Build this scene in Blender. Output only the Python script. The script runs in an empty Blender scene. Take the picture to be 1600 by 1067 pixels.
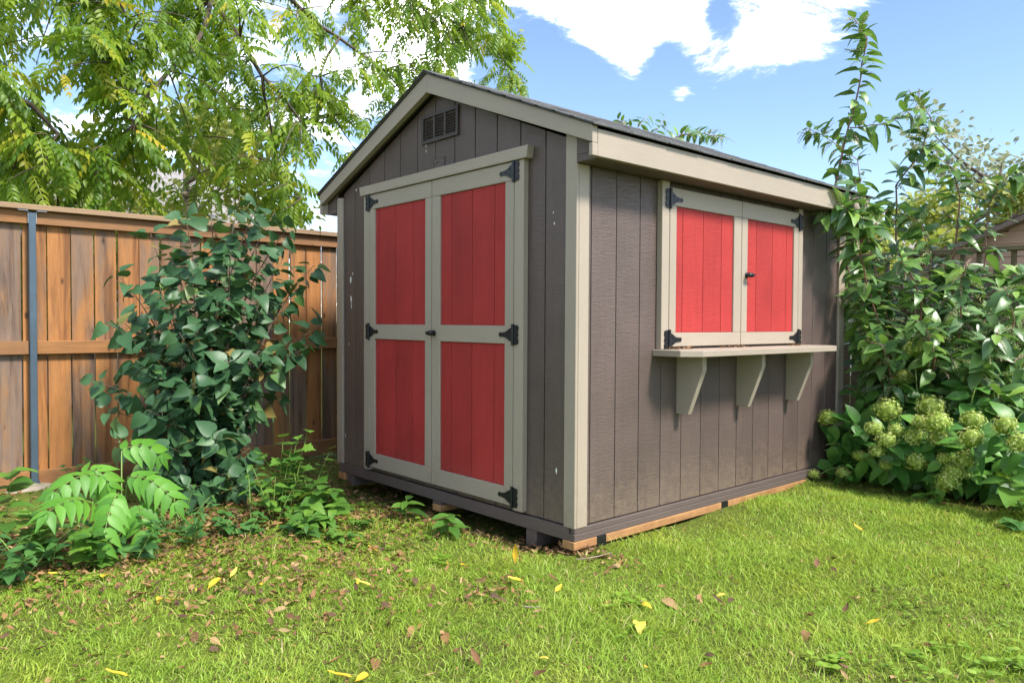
import bpy, bmesh, math, random
import numpy as np
from mathutils import Vector, Matrix

random.seed(7); rng = np.random.default_rng(7)
scene = bpy.context.scene
COL = scene.collection
PI = math.pi

# ------------------------------------------------------------------ camera
F_PX = 1178.69
CAM = np.array([-2.8428, -2.7003, 1.2101])
YAW, PITCH, ROLL = (math.radians(a) for a in (48.369, -1.427, 0.31))
FWD = np.array([math.cos(YAW)*math.cos(PITCH), math.sin(YAW)*math.cos(PITCH), math.sin(PITCH)])
_r = np.array([math.sin(YAW), -math.cos(YAW), 0.0]); _u = np.cross(_r, FWD)
RGT = _r*math.cos(ROLL)+_u*math.sin(ROLL); UPV = -_r*math.sin(ROLL)+_u*math.cos(ROLL)
cd = bpy.data.cameras.new('camera'); cam = bpy.data.objects.new('camera', cd); COL.objects.link(cam)
cd.sensor_width = 36; cd.lens = F_PX/1600*36; cd.clip_start = .05; cd.clip_end = 3000
cam.matrix_world = Matrix(((RGT[0], UPV[0], -FWD[0], CAM[0]), (RGT[1], UPV[1], -FWD[1], CAM[1]),
                           (RGT[2], UPV[2], -FWD[2], CAM[2]), (0, 0, 0, 1)))
scene.camera = cam
scene.cycles.max_bounces = 6; scene.cycles.diffuse_bounces = 3; scene.cycles.glossy_bounces = 2; scene.cycles.transmission_bounces = 3
scene.render.resolution_x, scene.render.resolution_y = 1024, 682

def ray(u, v):
    return FWD + RGT*(u-800)/F_PX - UPV*(v-533.5)/F_PX
def on(u, v, axis, val):
    d = ray(u, v); t = (val-CAM[axis])/d[axis]; return Vector(CAM+t*d)
def unit(u, v):
    d = ray(u, v); return d/np.linalg.norm(d)

# ------------------------------------------------------------------ sky, sun, exposure
SUN = Vector((0.16, -0.72, 0.90)).normalized()          # direction towards the sun
world = bpy.data.worlds.new('World'); scene.world = world; world.use_nodes = True
nt = world.node_tree; N = nt.nodes; Lk = nt.links
N.clear()
wout = N.new('ShaderNodeOutputWorld'); bg = N.new('ShaderNodeBackground'); Lk.new(bg.outputs[0], wout.inputs[0])
bg.inputs[1].default_value = 0.058
sky = N.new('ShaderNodeTexSky'); sky.sky_type = 'NISHITA'; sky.sun_disc = False
sky.sun_elevation = math.asin(SUN.z); sky.sun_rotation = math.atan2(SUN.x, SUN.y)
sky.air_density = 1.0; sky.dust_density = .3; sky.ozone_density = 2.5
def wm(op, a, b=None, c=None):
    n = N.new('ShaderNodeMath'); n.operation = op
    for i, x in enumerate((a, b, c)):
        if x is None: continue
        if isinstance(x, (int, float)): n.inputs[i].default_value = x
        else: Lk.new(x, n.inputs[i])
    return n.outputs[0]
tc = N.new('ShaderNodeTexCoord')
sep = N.new('ShaderNodeSeparateXYZ'); Lk.new(tc.outputs['Generated'], sep.inputs[0])
zc = wm('ADD', wm('MAXIMUM', sep.outputs[2], 0.0), 0.12)
comb = N.new('ShaderNodeCombineXYZ')
Lk.new(wm('DIVIDE', sep.outputs[0], zc), comb.inputs[0]); Lk.new(wm('DIVIDE', sep.outputs[1], zc), comb.inputs[1])
cn = N.new('ShaderNodeTexNoise'); cn.inputs['Scale'].default_value = 3.1; cn.inputs['Detail'].default_value = 9
cn.inputs['Roughness'].default_value = .68; cn.inputs['Distortion'].default_value = .5
Lk.new(comb.outputs[0], cn.inputs['Vector'])
bias = None
for (u, v, deg, amp) in ((905, 8, 2.6, .26), (985, 22, 3.2, .28), (1040, -90, 5, .26), (1195, 55, 3.4, .32), (1110, 92, 2.4, .28), (1290, 20, 2.8, .28),
                         (985, 105, 1.5, .22), (1062, 147, .9, .28), (1530, 228, 1.5, .40), (836, 95, 1.2, .24), (640, 60, 5, .2), (1590, 330, 3, .2), (1360, 400, 4, .3),
                         (1490, 120, 8, -.36), (1270, 240, 6, -.40), (1050, 200, 5, -.34), (860, 165, 4.5, -.34), (1135, 40, 1.6, -.24), (1125, 20, .8, -.2), (850, 75, 1.8, -.2), (1600, 250, 6, -.2), (1040, 75, 1.4, -.14)):
    d = unit(u, v)
    vd = N.new('ShaderNodeVectorMath'); vd.operation = 'DOT_PRODUCT'
    Lk.new(tc.outputs['Generated'], vd.inputs[0]); vd.inputs[1].default_value = tuple(d)
    g = wm('MULTIPLY', wm('EXPONENT', wm('MULTIPLY', wm('SUBTRACT', vd.outputs['Value'], 1.0), 1/(1-math.cos(math.radians(deg))))), amp)
    bias = g if bias is None else wm('ADD', bias, g)
bias = wm('MAXIMUM', wm('MINIMUM', bias, .22), -.4)
mr = N.new('ShaderNodeMapRange'); mr.interpolation_type = 'SMOOTHSTEP'
Lk.new(wm('ADD', cn.outputs['Fac'], bias), mr.inputs[0])
mr.inputs[1].default_value = .40; mr.inputs[2].default_value = .72
mixc = N.new('ShaderNodeMix'); mixc.data_type = 'RGBA'
Lk.new(wm('POWER', mr.outputs[0], 2.2), mixc.inputs[0]); Lk.new(sky.outputs[0], mixc.inputs[6])
cr = N.new('ShaderNodeMapRange'); Lk.new(cn.outputs['Fac'], cr.inputs[0])
cr.inputs[1].default_value = .36; cr.inputs[2].default_value = .72; cr.inputs[3].default_value = 5.5; cr.inputs[4].default_value = 38
cc = N.new('ShaderNodeCombineXYZ')
for i, k in enumerate((1.0, 1.0, 1.02)): Lk.new(wm('MULTIPLY', cr.outputs[0], k), cc.inputs[i])
Lk.new(cc.outputs[0], mixc.inputs[7])
Lk.new(mixc.outputs[2], bg.inputs[0])

sl = bpy.data.lights.new('sun', 'SUN'); sl.energy = 1.75; sl.angle = math.radians(10); sl.color = (1.0, .95, .87)
so = bpy.data.objects.new('sun', sl); COL.objects.link(so); so.rotation_euler = (-SUN).to_track_quat('-Z', 'Y').to_euler()
so.location = SUN*30
scene.view_settings.view_transform = 'Standard'; scene.view_settings.look = 'None'
scene.view_settings.exposure = 2.15; scene.view_settings.gamma = 1

# ------------------------------------------------------------------ materials
def newmat(name):
    m = bpy.data.materials.new(name); m.use_nodes = True
    return m, m.node_tree.nodes, m.node_tree.links, m.node_tree.nodes['Principled BSDF']
def tex_noise(Nn, Ll, vec, scale, detail=4, rough=.6, dist=0):
    n = Nn.new('ShaderNodeTexNoise'); n.inputs['Scale'].default_value = scale; n.inputs['Detail'].default_value = detail
    n.inputs['Roughness'].default_value = rough; n.inputs['Distortion'].default_value = dist
    if vec is not None: Ll.new(vec, n.inputs['Vector'])
    return n
def mapping(Nn, Ll, vec, sc):
    m = Nn.new('ShaderNodeMapping'); m.inputs['Scale'].default_value = sc; Ll.new(vec, m.inputs[0]); return m.outputs[0]
def ramp(Nn, Ll, fac, stops):
    r = Nn.new('ShaderNodeValToRGB'); e = r.color_ramp.elements
    while len(e) < len(stops): e.new(.5)
    for el, (p, c) in zip(e, stops): el.position = p; el.color = (*c, 1)
    if fac is not None: Ll.new(fac, r.inputs[0])
    return r.outputs[0]
def mixrgb(Nn, Ll, fac, a, b, mode='MIX'):
    m = Nn.new('ShaderNodeMix'); m.data_type = 'RGBA'; m.blend_type = mode
    for i, x in ((0, fac), (6, a), (7, b)):
        if hasattr(x, 'is_linked'): Ll.new(x, m.inputs[i])
        elif i == 0: m.inputs[0].default_value = x
        else: m.inputs[i].default_value = (*x, 1)
    return m.outputs[2]
def math_n(Nn, Ll, op, a, b):
    n = Nn.new('ShaderNodeMath'); n.operation = op
    for i, x in enumerate((a, b)):
        if isinstance(x, (int, float)): n.inputs[i].default_value = x
        else: Ll.new(x, n.inputs[i])
    return n.outputs[0]
def mul(c, k): return tuple(min(1, x*k) for x in c)

def paint(name, base, rough=.45, grain=(30, 30, 3), fine=(14, 14, 150), bump=.25, chips=0.0, var=.12, bdist=.004, spec=.5, dirt=0.0):
    """painted embossed wood"""
    m, Nn, Ll, P = newmat(name)
    co = Nn.new('ShaderNodeTexCoord').outputs['Object']
    a = tex_noise(Nn, Ll, mapping(Nn, Ll, co, grain), 1, 5, .65, .6)
    b = tex_noise(Nn, Ll, mapping(Nn, Ll, co, fine), 1, 3, .6, 1.2)
    big = tex_noise(Nn, Ll, co, 2.2, 4, .6)
    oi = Nn.new('ShaderNodeObjectInfo')
    f = math_n(Nn, Ll, 'ADD', math_n(Nn, Ll, 'MULTIPLY', a.outputs[0], .4), math_n(Nn, Ll, 'MULTIPLY', big.outputs[0], .6))
    f = math_n(Nn, Ll, 'ADD', f, math_n(Nn, Ll, 'MULTIPLY', math_n(Nn, Ll, 'SUBTRACT', oi.outputs['Random'], .5), .18))
    c = ramp(Nn, Ll, f, [(.3, mul(base, 1-var)), (.7, mul(base, 1+var))])
    if chips:
        ch = tex_noise(Nn, Ll, mapping(Nn, Ll, co, (11, 11, 6)), 3.1, 6, .7, .4)
        k = ramp(Nn, Ll, ch.outputs[0], [(chips, (0, 0, 0)), (chips+.02, (1, 1, 1))])
        c = mixrgb(Nn, Ll, k, c, (.42, .37, .33))
    if dirt:                                             # soil splashed up from the ground
        sx = Nn.new('ShaderNodeSeparateXYZ'); Ll.new(co, sx.inputs[0])
        zr = Nn.new('ShaderNodeMapRange'); Ll.new(sx.outputs[2], zr.inputs[0]); zr.inputs[1].default_value = .12; zr.inputs[2].default_value = .55; zr.inputs[3].default_value = .62; zr.inputs[4].default_value = 0
        dn = tex_noise(Nn, Ll, co, 26, 6, .75)
        k = ramp(Nn, Ll, math_n(Nn, Ll, 'MULTIPLY', dn.outputs[0], math_n(Nn, Ll, 'ADD', zr.outputs[0], .45)), [(.33, (0, 0, 0)), (.6, (dirt, dirt, dirt))])
        c = mixrgb(Nn, Ll, k, c, (.21, .155, .105))
    Ll.new(c, P.inputs['Base Color'])
    h = math_n(Nn, Ll, 'ADD', math_n(Nn, Ll, 'MULTIPLY', a.outputs[0], .5), b.outputs[0])
    bp = Nn.new('ShaderNodeBump'); bp.inputs['Strength'].default_value = bump; bp.inputs['Distance'].default_value = bdist
    Ll.new(h, bp.inputs['Height']); Ll.new(bp.outputs[0], P.inputs['Normal'])
    P.inputs['Specular IOR Level'].default_value = spec
    rr = Nn.new('ShaderNodeMapRange'); Ll.new(big.outputs[0], rr.inputs[0]); rr.inputs[3].default_value = rough-.08; rr.inputs[4].default_value = rough+.1
    Ll.new(rr.outputs[0], P.inputs['Roughness'])
    return m

def wood(name, stops, grain=(9, 9, .7), rough=.75, knots=True, streak=.55):
    """bare weathered timber: colour differs from board to board"""
    m, Nn, Ll, P = newmat(name)
    co = Nn.new('ShaderNodeTexCoord').outputs['Object']
    oi = Nn.new('ShaderNodeObjectInfo')
    off = Nn.new('ShaderNodeVectorMath'); off.operation = 'ADD'; Ll.new(co, off.inputs[0])
    sc = Nn.new('ShaderNodeVectorMath'); sc.operation = 'SCALE'; sc.inputs[0].default_value = (17, 31, 23); Ll.new(oi.outputs['Random'], sc.inputs['Scale'])
    Ll.new(sc.outputs[0], off.inputs[1]); v = off.outputs[0]
    a = tex_noise(Nn, Ll, mapping(Nn, Ll, v, grain), 1.3, 4, .6, .9)
    b = tex_noise(Nn, Ll, mapping(Nn, Ll, v, tuple(g*12 for g in grain)), 1, 4, .7, .4)
    big = tex_noise(Nn, Ll, mapping(Nn, Ll, v, (6, 6, 1.1)), 1, 4)
    f = math_n(Nn, Ll, 'ADD', oi.outputs['Random'], math_n(Nn, Ll, 'MULTIPLY', math_n(Nn, Ll, 'SUBTRACT', big.outputs[0], .5), 1.9))
    c = ramp(Nn, Ll, f, stops)
    s = ramp(Nn, Ll, a.outputs[0], [(.34, (.34, .29, .27)), (.47, (.8, .76, .73)), (.6, (1, 1, 1)), (.8, (1.0, .9, .8))])
    c = mixrgb(Nn, Ll, streak, c, s, 'MULTIPLY')
    s2 = ramp(Nn, Ll, b.outputs[0], [(.3, (.7, .68, .66)), (.6, (1, 1, 1))])
    c = mixrgb(Nn, Ll, .7, c, s2, 'MULTIPLY')
    if knots:
        vo = Nn.new('ShaderNodeTexVoronoi'); vo.inputs['Scale'].default_value = 1; Ll.new(mapping(Nn, Ll, v, (8, 8, 3.4)), vo.inputs['Vector'])
        k = ramp(Nn, Ll, vo.outputs['Distance'], [(.045, (.10, .05, .03)), (.12, (1, 1, 1))])
        c = mixrgb(Nn, Ll, .85, c, k, 'MULTIPLY')
    Ll.new(c, P.inputs['Base Color']); P.inputs['Roughness'].default_value = rough
    bp = Nn.new('ShaderNodeBump'); bp.inputs['Strength'].default_value = .35; bp.inputs['Distance'].default_value = .004
    Ll.new(math_n(Nn, Ll, 'ADD', a.outputs[0], b.outputs[0]), bp.inputs['Height']); Ll.new(bp.outputs[0], P.inputs['Normal'])
    return m

def leafmat(name, stops, rough=.42, transl=.3, tcol=None, spec=.5, byattr=False):
    """leaf: colour differs from leaf to leaf, some light passes through"""
    m, Nn, Ll, P = newmat(name)
    oi = Nn.new('ShaderNodeObjectInfo'); at = Nn.new('ShaderNodeAttribute'); at.attribute_name = 'rnd'
    f = at.outputs['Fac'] if byattr else math_n(Nn, Ll, 'FRACT', math_n(Nn, Ll, 'ADD', oi.outputs['Random'], at.outputs['Fac']), 0)
    c = ramp(Nn, Ll, f, stops)
    co = Nn.new('ShaderNodeTexCoord').outputs['Object']
    n = tex_noise(Nn, Ll, co, 60, 3)
    c = mixrgb(Nn, Ll, .35, c, ramp(Nn, Ll, n.outputs[0], [(.3, (.6, .6, .6)), (.7, (1.15, 1.15, 1.1))]), 'MULTIPLY')
    Ll.new(c, P.inputs['Base Color']); P.inputs['Roughness'].default_value = rough; P.inputs['Specular IOR Level'].default_value = spec
    t = Nn.new('ShaderNodeBsdfTranslucent')
    Ll.new(mixrgb(Nn, Ll, .5, c, tcol or (.3, .45, .03)), t.inputs[0])
    mx = Nn.new('ShaderNodeMixShader'); mx.inputs[0].default_value = transl
    Ll.new(P.outputs[0], mx.inputs[1]); Ll.new(t.outputs[0], mx.inputs[2])
    Ll.new(mx.outputs[0], Nn['Material Output'].inputs[0])
    return m

def plain(name, base, rough=.5, metal=0, var=.15, scale=8, bump=.1):
    m, Nn, Ll, P = newmat(name)
    co = Nn.new('ShaderNodeTexCoord').outputs['Object']
    n = tex_noise(Nn, Ll, co, scale, 5)
    Ll.new(ramp(Nn, Ll, n.outputs[0], [(.3, mul(base, 1-var)), (.7, mul(base, 1+var))]), P.inputs['Base Color'])
    P.inputs['Roughness'].default_value = rough; P.inputs['Metallic'].default_value = metal
    bp = Nn.new('ShaderNodeBump'); bp.inputs['Strength'].default_value = bump; bp.inputs['Distance'].default_value = .01
    Ll.new(n.outputs[0], bp.inputs['Height']); Ll.new(bp.outputs[0], P.inputs['Normal'])
    return m

M = {}
M['brown'] = paint('brown_paint', (0.0975, 0.06864, 0.0585), .40, chips=.76, dirt=.5, bump=.6, bdist=.006, var=.2)
M['trim'] = paint('taupe_trim_paint', (0.328, 0.2703, 0.2095), .5, dirt=.35, grain=(40, 40, 4), fine=(60, 60, 60), bump=.12, var=.07)
M['trim_h'] = paint('taupe_trim_paint_level_grain', (0.328, 0.2703, 0.2095), .5, grain=(4, 4, 60), fine=(10, 10, 130), bump=.22, var=.07)
M['red'] = paint('barn_red_paint', (.335, .031, .028), .6, bump=.6, var=.2, bdist=.006, spec=.25, dirt=.15)
M['rim'] = paint('brown_rim_paint', (0.1, 0.0736, 0.064), .6, grain=(4, 4, 50), fine=(20, 20, 60), chips=.73)
M['black'] = plain('black_iron', (.012, .012, .014), .38, .2, .2, 60)
M['pin'] = plain('bare_steel', (.5, .5, .52), .35, .9)
M['vent'] = plain('dark_brown_vent', (.045, .032, .027), .55, 0, .2, 20)
M['shingle'] = plain('grey_shingle', (.085, .085, .085), .9, 0, .5, 90, .4)
M['rawwood'] = wood('raw_skid_wood', [(0, (.42, .205, .075)), (.5, (.47, .25, .10)), (1, (.36, .18, .07))], (.8, 9, 9), .7, False, .6)
M['fence'] = wood('cedar_fence', [(.0, (.40, .17, .048)), (.22, (.33, .15, .05)), (.42, (.23, .135, .078)), (.75, (.20, .14, .105)), (.9, (.26, .15, .08)), (1, (.39, .17, .048))], (13, 13, .8), .75, True, .85)
M['fence_rail'] = wood('cedar_rail', [(0, (0.32, 0.144, 0.044)), (1, (0.256, 0.124, 0.048))], (.7, 9, 9), .75, True, .5)
M['fence_cap'] = wood('cedar_cap', [(0, (0.306, 0.1997, 0.1105)), (1, (0.2805, 0.187, 0.1105))], (.7, 9, 9), .8, False, .5)
M['greywood'] = wood('old_grey_wood', [(0, (.22, .17, .10)), (1, (.17, .14, .10))], (9, .7, 9), .85, True, .5)
M['steel_blue'] = plain('blue_grey_post_paint', (0.07225, 0.1062, 0.1403), .4, .3, .15, 5, .03)
M['galv'] = plain('galvanised_bracket', (.35, .37, .4), .45, .8)
M['stone'] = plain('rough_concrete', (.30, .25, .19), .95, 0, .4, 14, .8)
M['nail'] = plain('rusty_nail', (.05, .03, .02), .7)
M['white'] = plain('white_spot', (.75, .73, .68), .7)
M['bark'] = plain('bark', (.085, .062, .045), .9, 0, .4, 30, .8)
M['bark_pale'] = plain('pale_bark', (.30, .24, .18), .9, 0, .4, 20, .8)
M['twig'] = plain('twig_bark', (.10, .07, .045), .8, 0, .3, 30, .4)
M['green_stem'] = plain('green_stem', (.16, .24, .05), .5, 0, .2, 20)
M['red_stem'] = plain('red_stem', (.26, .12, .09), .45, 0, .3, 12)
M['yellow_stem'] = plain('yellow_green_stem', (.36, .40, .08), .45, 0, .2, 12)
M['lilac'] = leafmat('lilac_leaf', [(0, (0.03094, 0.0833, 0.03332)), (.5, (0.04284, 0.1071, 0.04284)), (.85, (0.0595, 0.1368, 0.05355)), (.965, (0.0833, 0.1785, 0.04165)), (1, (0.2618, 0.1785, 0.0595))], .42, .12, (0.1428, 0.2975, 0.0357), .3)
M['tree'] = leafmat('walnut_leaf', [(0, (0.072, 0.153, 0.0126)), (.35, (0.135, 0.243, 0.018)), (.88, (0.279, 0.369, 0.0315)), (.95, (0.405, 0.405, 0.0315)), (1, (0.558, 0.405, 0.027))], .45, .5, (0.378, 0.558, 0.045))
M['treedk'] = leafmat('far_leaf', [(0, (0.136, 0.221, 0.017)), (.5, (0.2295, 0.306, 0.0255)), (1, (0.357, 0.357, 0.0425))], .6, .45, (0.425, 0.51, 0.0425))
M['treeyel'] = leafmat('far_yellow_leaf', [(0, (0.176, 0.256, 0.04)), (.5, (0.28, 0.328, 0.056)), (1, (0.384, 0.36, 0.072))], .6, .45, (0.4, 0.464, 0.08))
M['treegrey'] = leafmat('far_grey_leaf', [(0, (.14, .17, .09)), (.5, (.24, .27, .16)), (1, (.34, .34, .24))], .6, .4, (.4, .45, .2))
M['sumac'] = leafmat('seedling_leaf', [(0, (0.07722, 0.2317, 0.02402)), (.5, (0.1115, 0.3089, 0.03003)), (1, (0.1459, 0.3604, 0.03861))], .5, .35, (0.2574, 0.4719, 0.03432))
M['poke'] = leafmat('pokeweed_leaf', [(0, (0.06375, 0.1445, 0.0425)), (.5, (0.1062, 0.2125, 0.0595)), (.85, (0.1615, 0.2975, 0.068)), (1, (0.238, 0.3825, 0.0595))], .36, .3, (0.2125, 0.3825, 0.0255), .55)
M['hyd'] = leafmat('hydrangea_leaf', [(0, (0.04675, 0.1445, 0.0221)), (.5, (0.0765, 0.2125, 0.034)), (1, (0.1445, 0.3145, 0.051))], .45, .25, (0.17, 0.34, 0.0255), .5)
M['weed'] = leafmat('weed_leaf', [(0, (0.045, 0.1275, 0.01875)), (.5, (0.0825, 0.2025, 0.02625)), (1, (0.135, 0.27, 0.03))], .5, .3)
M['clover'] = leafmat('clover_leaf', [(0, (0.126, 0.243, 0.018)), (.5, (0.198, 0.342, 0.027)), (1, (0.288, 0.414, 0.054))], .5, .3)
M['weeddk'] = leafmat('dark_weed_leaf', [(0, (.03, .10, .025)), (.5, (.05, .15, .03)), (1, (.08, .20, .04))], .5, .25)
M['flower'] = leafmat('hydrangea_petal', [(0, (.22, .31, .04)), (.25, (.36, .48, .08)), (.6, (.48, .58, .13)), (.95, (.64, .70, .30)), (1, (.45, .30, .14))], .6, .25, (.5, .6, .12), .3, True)
M['berry'] = leafmat('green_berry', [(0, (.34, .38, .14)), (.6, (.50, .50, .26)), (1, (.36, .22, .18))], .4, .05)
M['leaf_yellow'] = leafmat('fallen_yellow', [(0, (0.663, 0.3995, 0.0255)), (.5, (0.7225, 0.493, 0.034)), (1, (0.612, 0.493, 0.085))], .6, .15, (0.595, 0.425, 0.0425))
M['leaf_brown'] = leafmat('fallen_brown', [(0, (0.072, 0.036, 0.0176)), (.35, (0.168, 0.08, 0.032)), (.7, (0.272, 0.136, 0.048)), (1, (0.368, 0.248, 0.112))], .75, .08, (0.32, 0.16, 0.04))
M['siding_far'] = plain('far_siding', (.42, .27, .20), .8, 0, .08, 2)
M['siding_grey'] = plain('far_grey_siding', (.34, .29, .27), .8, 0, .08, 2)
M['siding_white'] = plain('far_white_siding', (.78, .77, .75), .7, 0, .04, 2)
M['roof_far'] = plain('far_roof', (.26, .24, .23), .9, 0, .25, 20)
M['roof_dark'] = plain('far_dark_roof', (.17, .12, .10), .9, 0, .25, 20)
M['glass'] = plain('dark_glass', (.03, .04, .05), .1, 0, .1, 2)

# ground: soil with leaf crumbs, thin green
m, Nn, Ll, P = newmat('ground_soil')
co = Nn.new('ShaderNodeTexCoord').outputs['Object']
n1 = tex_noise(Nn, Ll, co, 1.1, 5); n2 = tex_noise(Nn, Ll, co, 38, 5, .7)
soil = ramp(Nn, Ll, n2.outputs[0], [(.3, (.028, .019, .012)), (.55, (.075, .05, .028)), (.75, (.14, .09, .05))])
grn = ramp(Nn, Ll, n2.outputs[0], [(.3, (.06, .085, .015)), (.6, (.13, .16, .03)), (.8, (.22, .2, .07))])
Ll.new(mixrgb(Nn, Ll, ramp(Nn, Ll, n1.outputs[0], [(.25, (0, 0, 0)), (.5, (1, 1, 1))]), soil, grn), P.inputs['Base Color'])
P.inputs['Roughness'].default_value = .95; P.inputs['Specular IOR Level'].default_value = .08
bp = Nn.new('ShaderNodeBump'); bp.inputs['Strength'].default_value = .8; bp.inputs['Distance'].default_value = .02
Ll.new(n2.outputs[0], bp.inputs['Height']); Ll.new(bp.outputs[0], P.inputs['Normal']); M['ground'] = m

# grass blades
m, Nn, Ll, P = newmat('grass_blade')
at = Nn.new('ShaderNodeAttribute'); at.attribute_name = 'rnd'
co = Nn.new('ShaderNodeTexCoord').outputs['Object']
n1 = tex_noise(Nn, Ll, mapping(Nn, Ll, co, (1, 1, 0)), 2.6, 4, .6); n2 = tex_noise(Nn, Ll, mapping(Nn, Ll, co, (1, 1, 0)), 9, 3, .6)
g = ramp(Nn, Ll, at.outputs['Fac'], [(0, (.18, .29, .028)), (.4, (.30, .44, .05)), (.8, (.42, .55, .09)), (.9, (.52, .55, .18)), (1, (.58, .49, .27))])
pt = ramp(Nn, Ll, n1.outputs[0], [(.3, (.84, .97, .8)), (.5, (1.05, 1.05, 1.05)), (.7, (1.35, 1.12, 1.15))])
g = mixrgb(Nn, Ll, .9, g, pt, 'MULTIPLY')
g = mixrgb(Nn, Ll, ramp(Nn, Ll, n2.outputs[0], [(.6, (0, 0, 0)), (.8, (.55, .55, .55))]), g, (.25, .20, .07))
Ll.new(g, P.inputs['Base Color']); P.inputs['Roughness'].default_value = .5; P.inputs['Specular IOR Level'].default_value = .3
t = Nn.new('ShaderNodeBsdfTranslucent'); Ll.new(mixrgb(Nn, Ll, .3, g, (.5, .6, .05)), t.inputs[0])
mx = Nn.new('ShaderNodeMixShader'); mx.inputs[0].default_value = .46
Ll.new(P.outputs[0], mx.inputs[1]); Ll.new(t.outputs[0], mx.inputs[2]); Ll.new(mx.outputs[0], Nn['Material Output'].inputs[0]); M['grass'] = m

# ------------------------------------------------------------------ builders
WM = {}                                                    # world matrix of every object built
def link(name, data, parent=None, mw=None):
    o = bpy.data.objects.new(name, data); COL.objects.link(o)
    mw = mw or Matrix.Identity(4)
    if parent is not None:
        o.parent = parent; o.matrix_basis = WM[parent].inverted() @ mw
    else: o.matrix_basis = mw
    WM[o] = mw
    return o
def tag(o, label, cat, group=None):
    o['label'] = label; o['category'] = cat
    if group: o['group'] = group
    return o
def thing(name, label, cat, loc, group=None):
    return tag(link(name, None, None, Matrix.Translation(loc)), label, cat, group)
def mesh_of(name, verts, faces, mat, smooth=False):
    me = bpy.data.meshes.new(name); me.from_pydata([tuple(v) for v in verts], [], faces); me.materials.append(M[mat] if isinstance(mat, str) else mat)
    if smooth: me.polygons.foreach_set('use_smooth', [True]*len(me.polygons))
    me.update(); return me
def bm_mesh(name, bm, mat, bevel=0, smooth=False):
    if bevel: bmesh.ops.bevel(bm, geom=list(bm.edges), offset=bevel, segments=1, affect='EDGES', clamp_overlap=True)
    bmesh.ops.recalc_face_normals(bm, faces=bm.faces)
    me = bpy.data.meshes.new(name); bm.to_mesh(me); bm.free(); me.materials.append(M[mat])
    if smooth: me.polygons.foreach_set('use_smooth', [True]*len(me.polygons))
    return me
def bm_prism(bm, poly, d):
    """poly: list of 3-D points in a plane, extruded by vector d"""
    d = Vector(d); a = [bm.verts.new(Vector(p)) for p in poly]; b = [bm.verts.new(Vector(p)+d) for p in poly]
    n = len(poly); bm.faces.new(a[::-1]); bm.faces.new(b)
    for i in range(n): bm.faces.new((a[i], a[(i+1) % n], b[(i+1) % n], b[i]))
def bm_box(bm, x0, x1, y0, y1, z0, z1):
    bm_prism(bm, [(x0, y0, z0), (x1, y0, z0), (x1, y1, z0), (x0, y1, z0)], (0, 0, z1-z0))
def box(name, b, mat, parent, bevel=.0025):
    bm = bmesh.new(); bm_box(bm, *b); return link(name, bm_mesh(name, bm, mat, bevel), parent)
def prism(name, poly, d, mat, parent, bevel=.0025):
    bm = bmesh.new(); bm_prism(bm, poly, d); return link(name, bm_mesh(name, bm, mat, bevel), parent)
def tube_arrays(pts, radii, n=6):
    pts = [Vector(p) for p in pts]; V = []; Fc = []
    ref = Vector((.31, .17, .93))
    for i, p in enumerate(pts):
        t = (pts[min(i+1, len(pts)-1)]-pts[max(i-1, 0)]).normalized()
        a = t.cross(ref)
        if a.length < .05: a = t.cross(Vector((1, 0, 0)))
        a.normalize(); b = t.cross(a)
        for k in range(n):
            an = 2*PI*k/n; V.append(p+(a*math.cos(an)+b*math.sin(an))*radii[i])
    for i in range(len(pts)-1):
        for k in range(n):
            Fc.append((i*n+k, i*n+(k+1) % n, (i+1)*n+(k+1) % n, (i+1)*n+k))
    Fc.append(tuple(range(n))[::-1]); Fc.append(tuple((len(pts)-1)*n+k for k in range(n)))
    return V, Fc
def tubes(name, lst, mat, parent, n=6):
    V = []; Fc = []
    for pts, rad in lst:
        v, f = tube_arrays(pts, rad, n); o = len(V); V += v; Fc += [tuple(i+o for i in q) for q in f]
    return link(name, mesh_of(name, V, Fc, mat, True), parent)
def curve(a, b, bend, n=6):
    """curved line a->b, bulging by the vector bend"""
    a, b, bend = Vector(a), Vector(b), Vector(bend)
    return [a.lerp(b, t)+bend*(4*t*(1-t)) for t in [i/(n-1) for i in range(n)]]
def mesh_tris(name, V, T, mat, rnd=None):
    me = bpy.data.meshes.new(name); V = np.asarray(V, np.float32); T = np.asarray(T, np.int32)
    me.vertices.add(len(V)); me.vertices.foreach_set('co', V.ravel())
    me.loops.add(T.size); me.loops.foreach_set('vertex_index', T.ravel())
    me.polygons.add(len(T)); me.polygons.foreach_set('loop_start', np.arange(0, T.size, 3, dtype=np.int32))
    me.polygons.foreach_set('loop_total', np.full(len(T), 3, np.int32))
    if rnd is not None:
        at = me.attributes.new('rnd', 'FLOAT', 'POINT'); at.data.foreach_set('value', np.asarray(rnd, np.float32))
    me.materials.append(M[mat]); me.update(); me.validate(); return me

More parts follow.
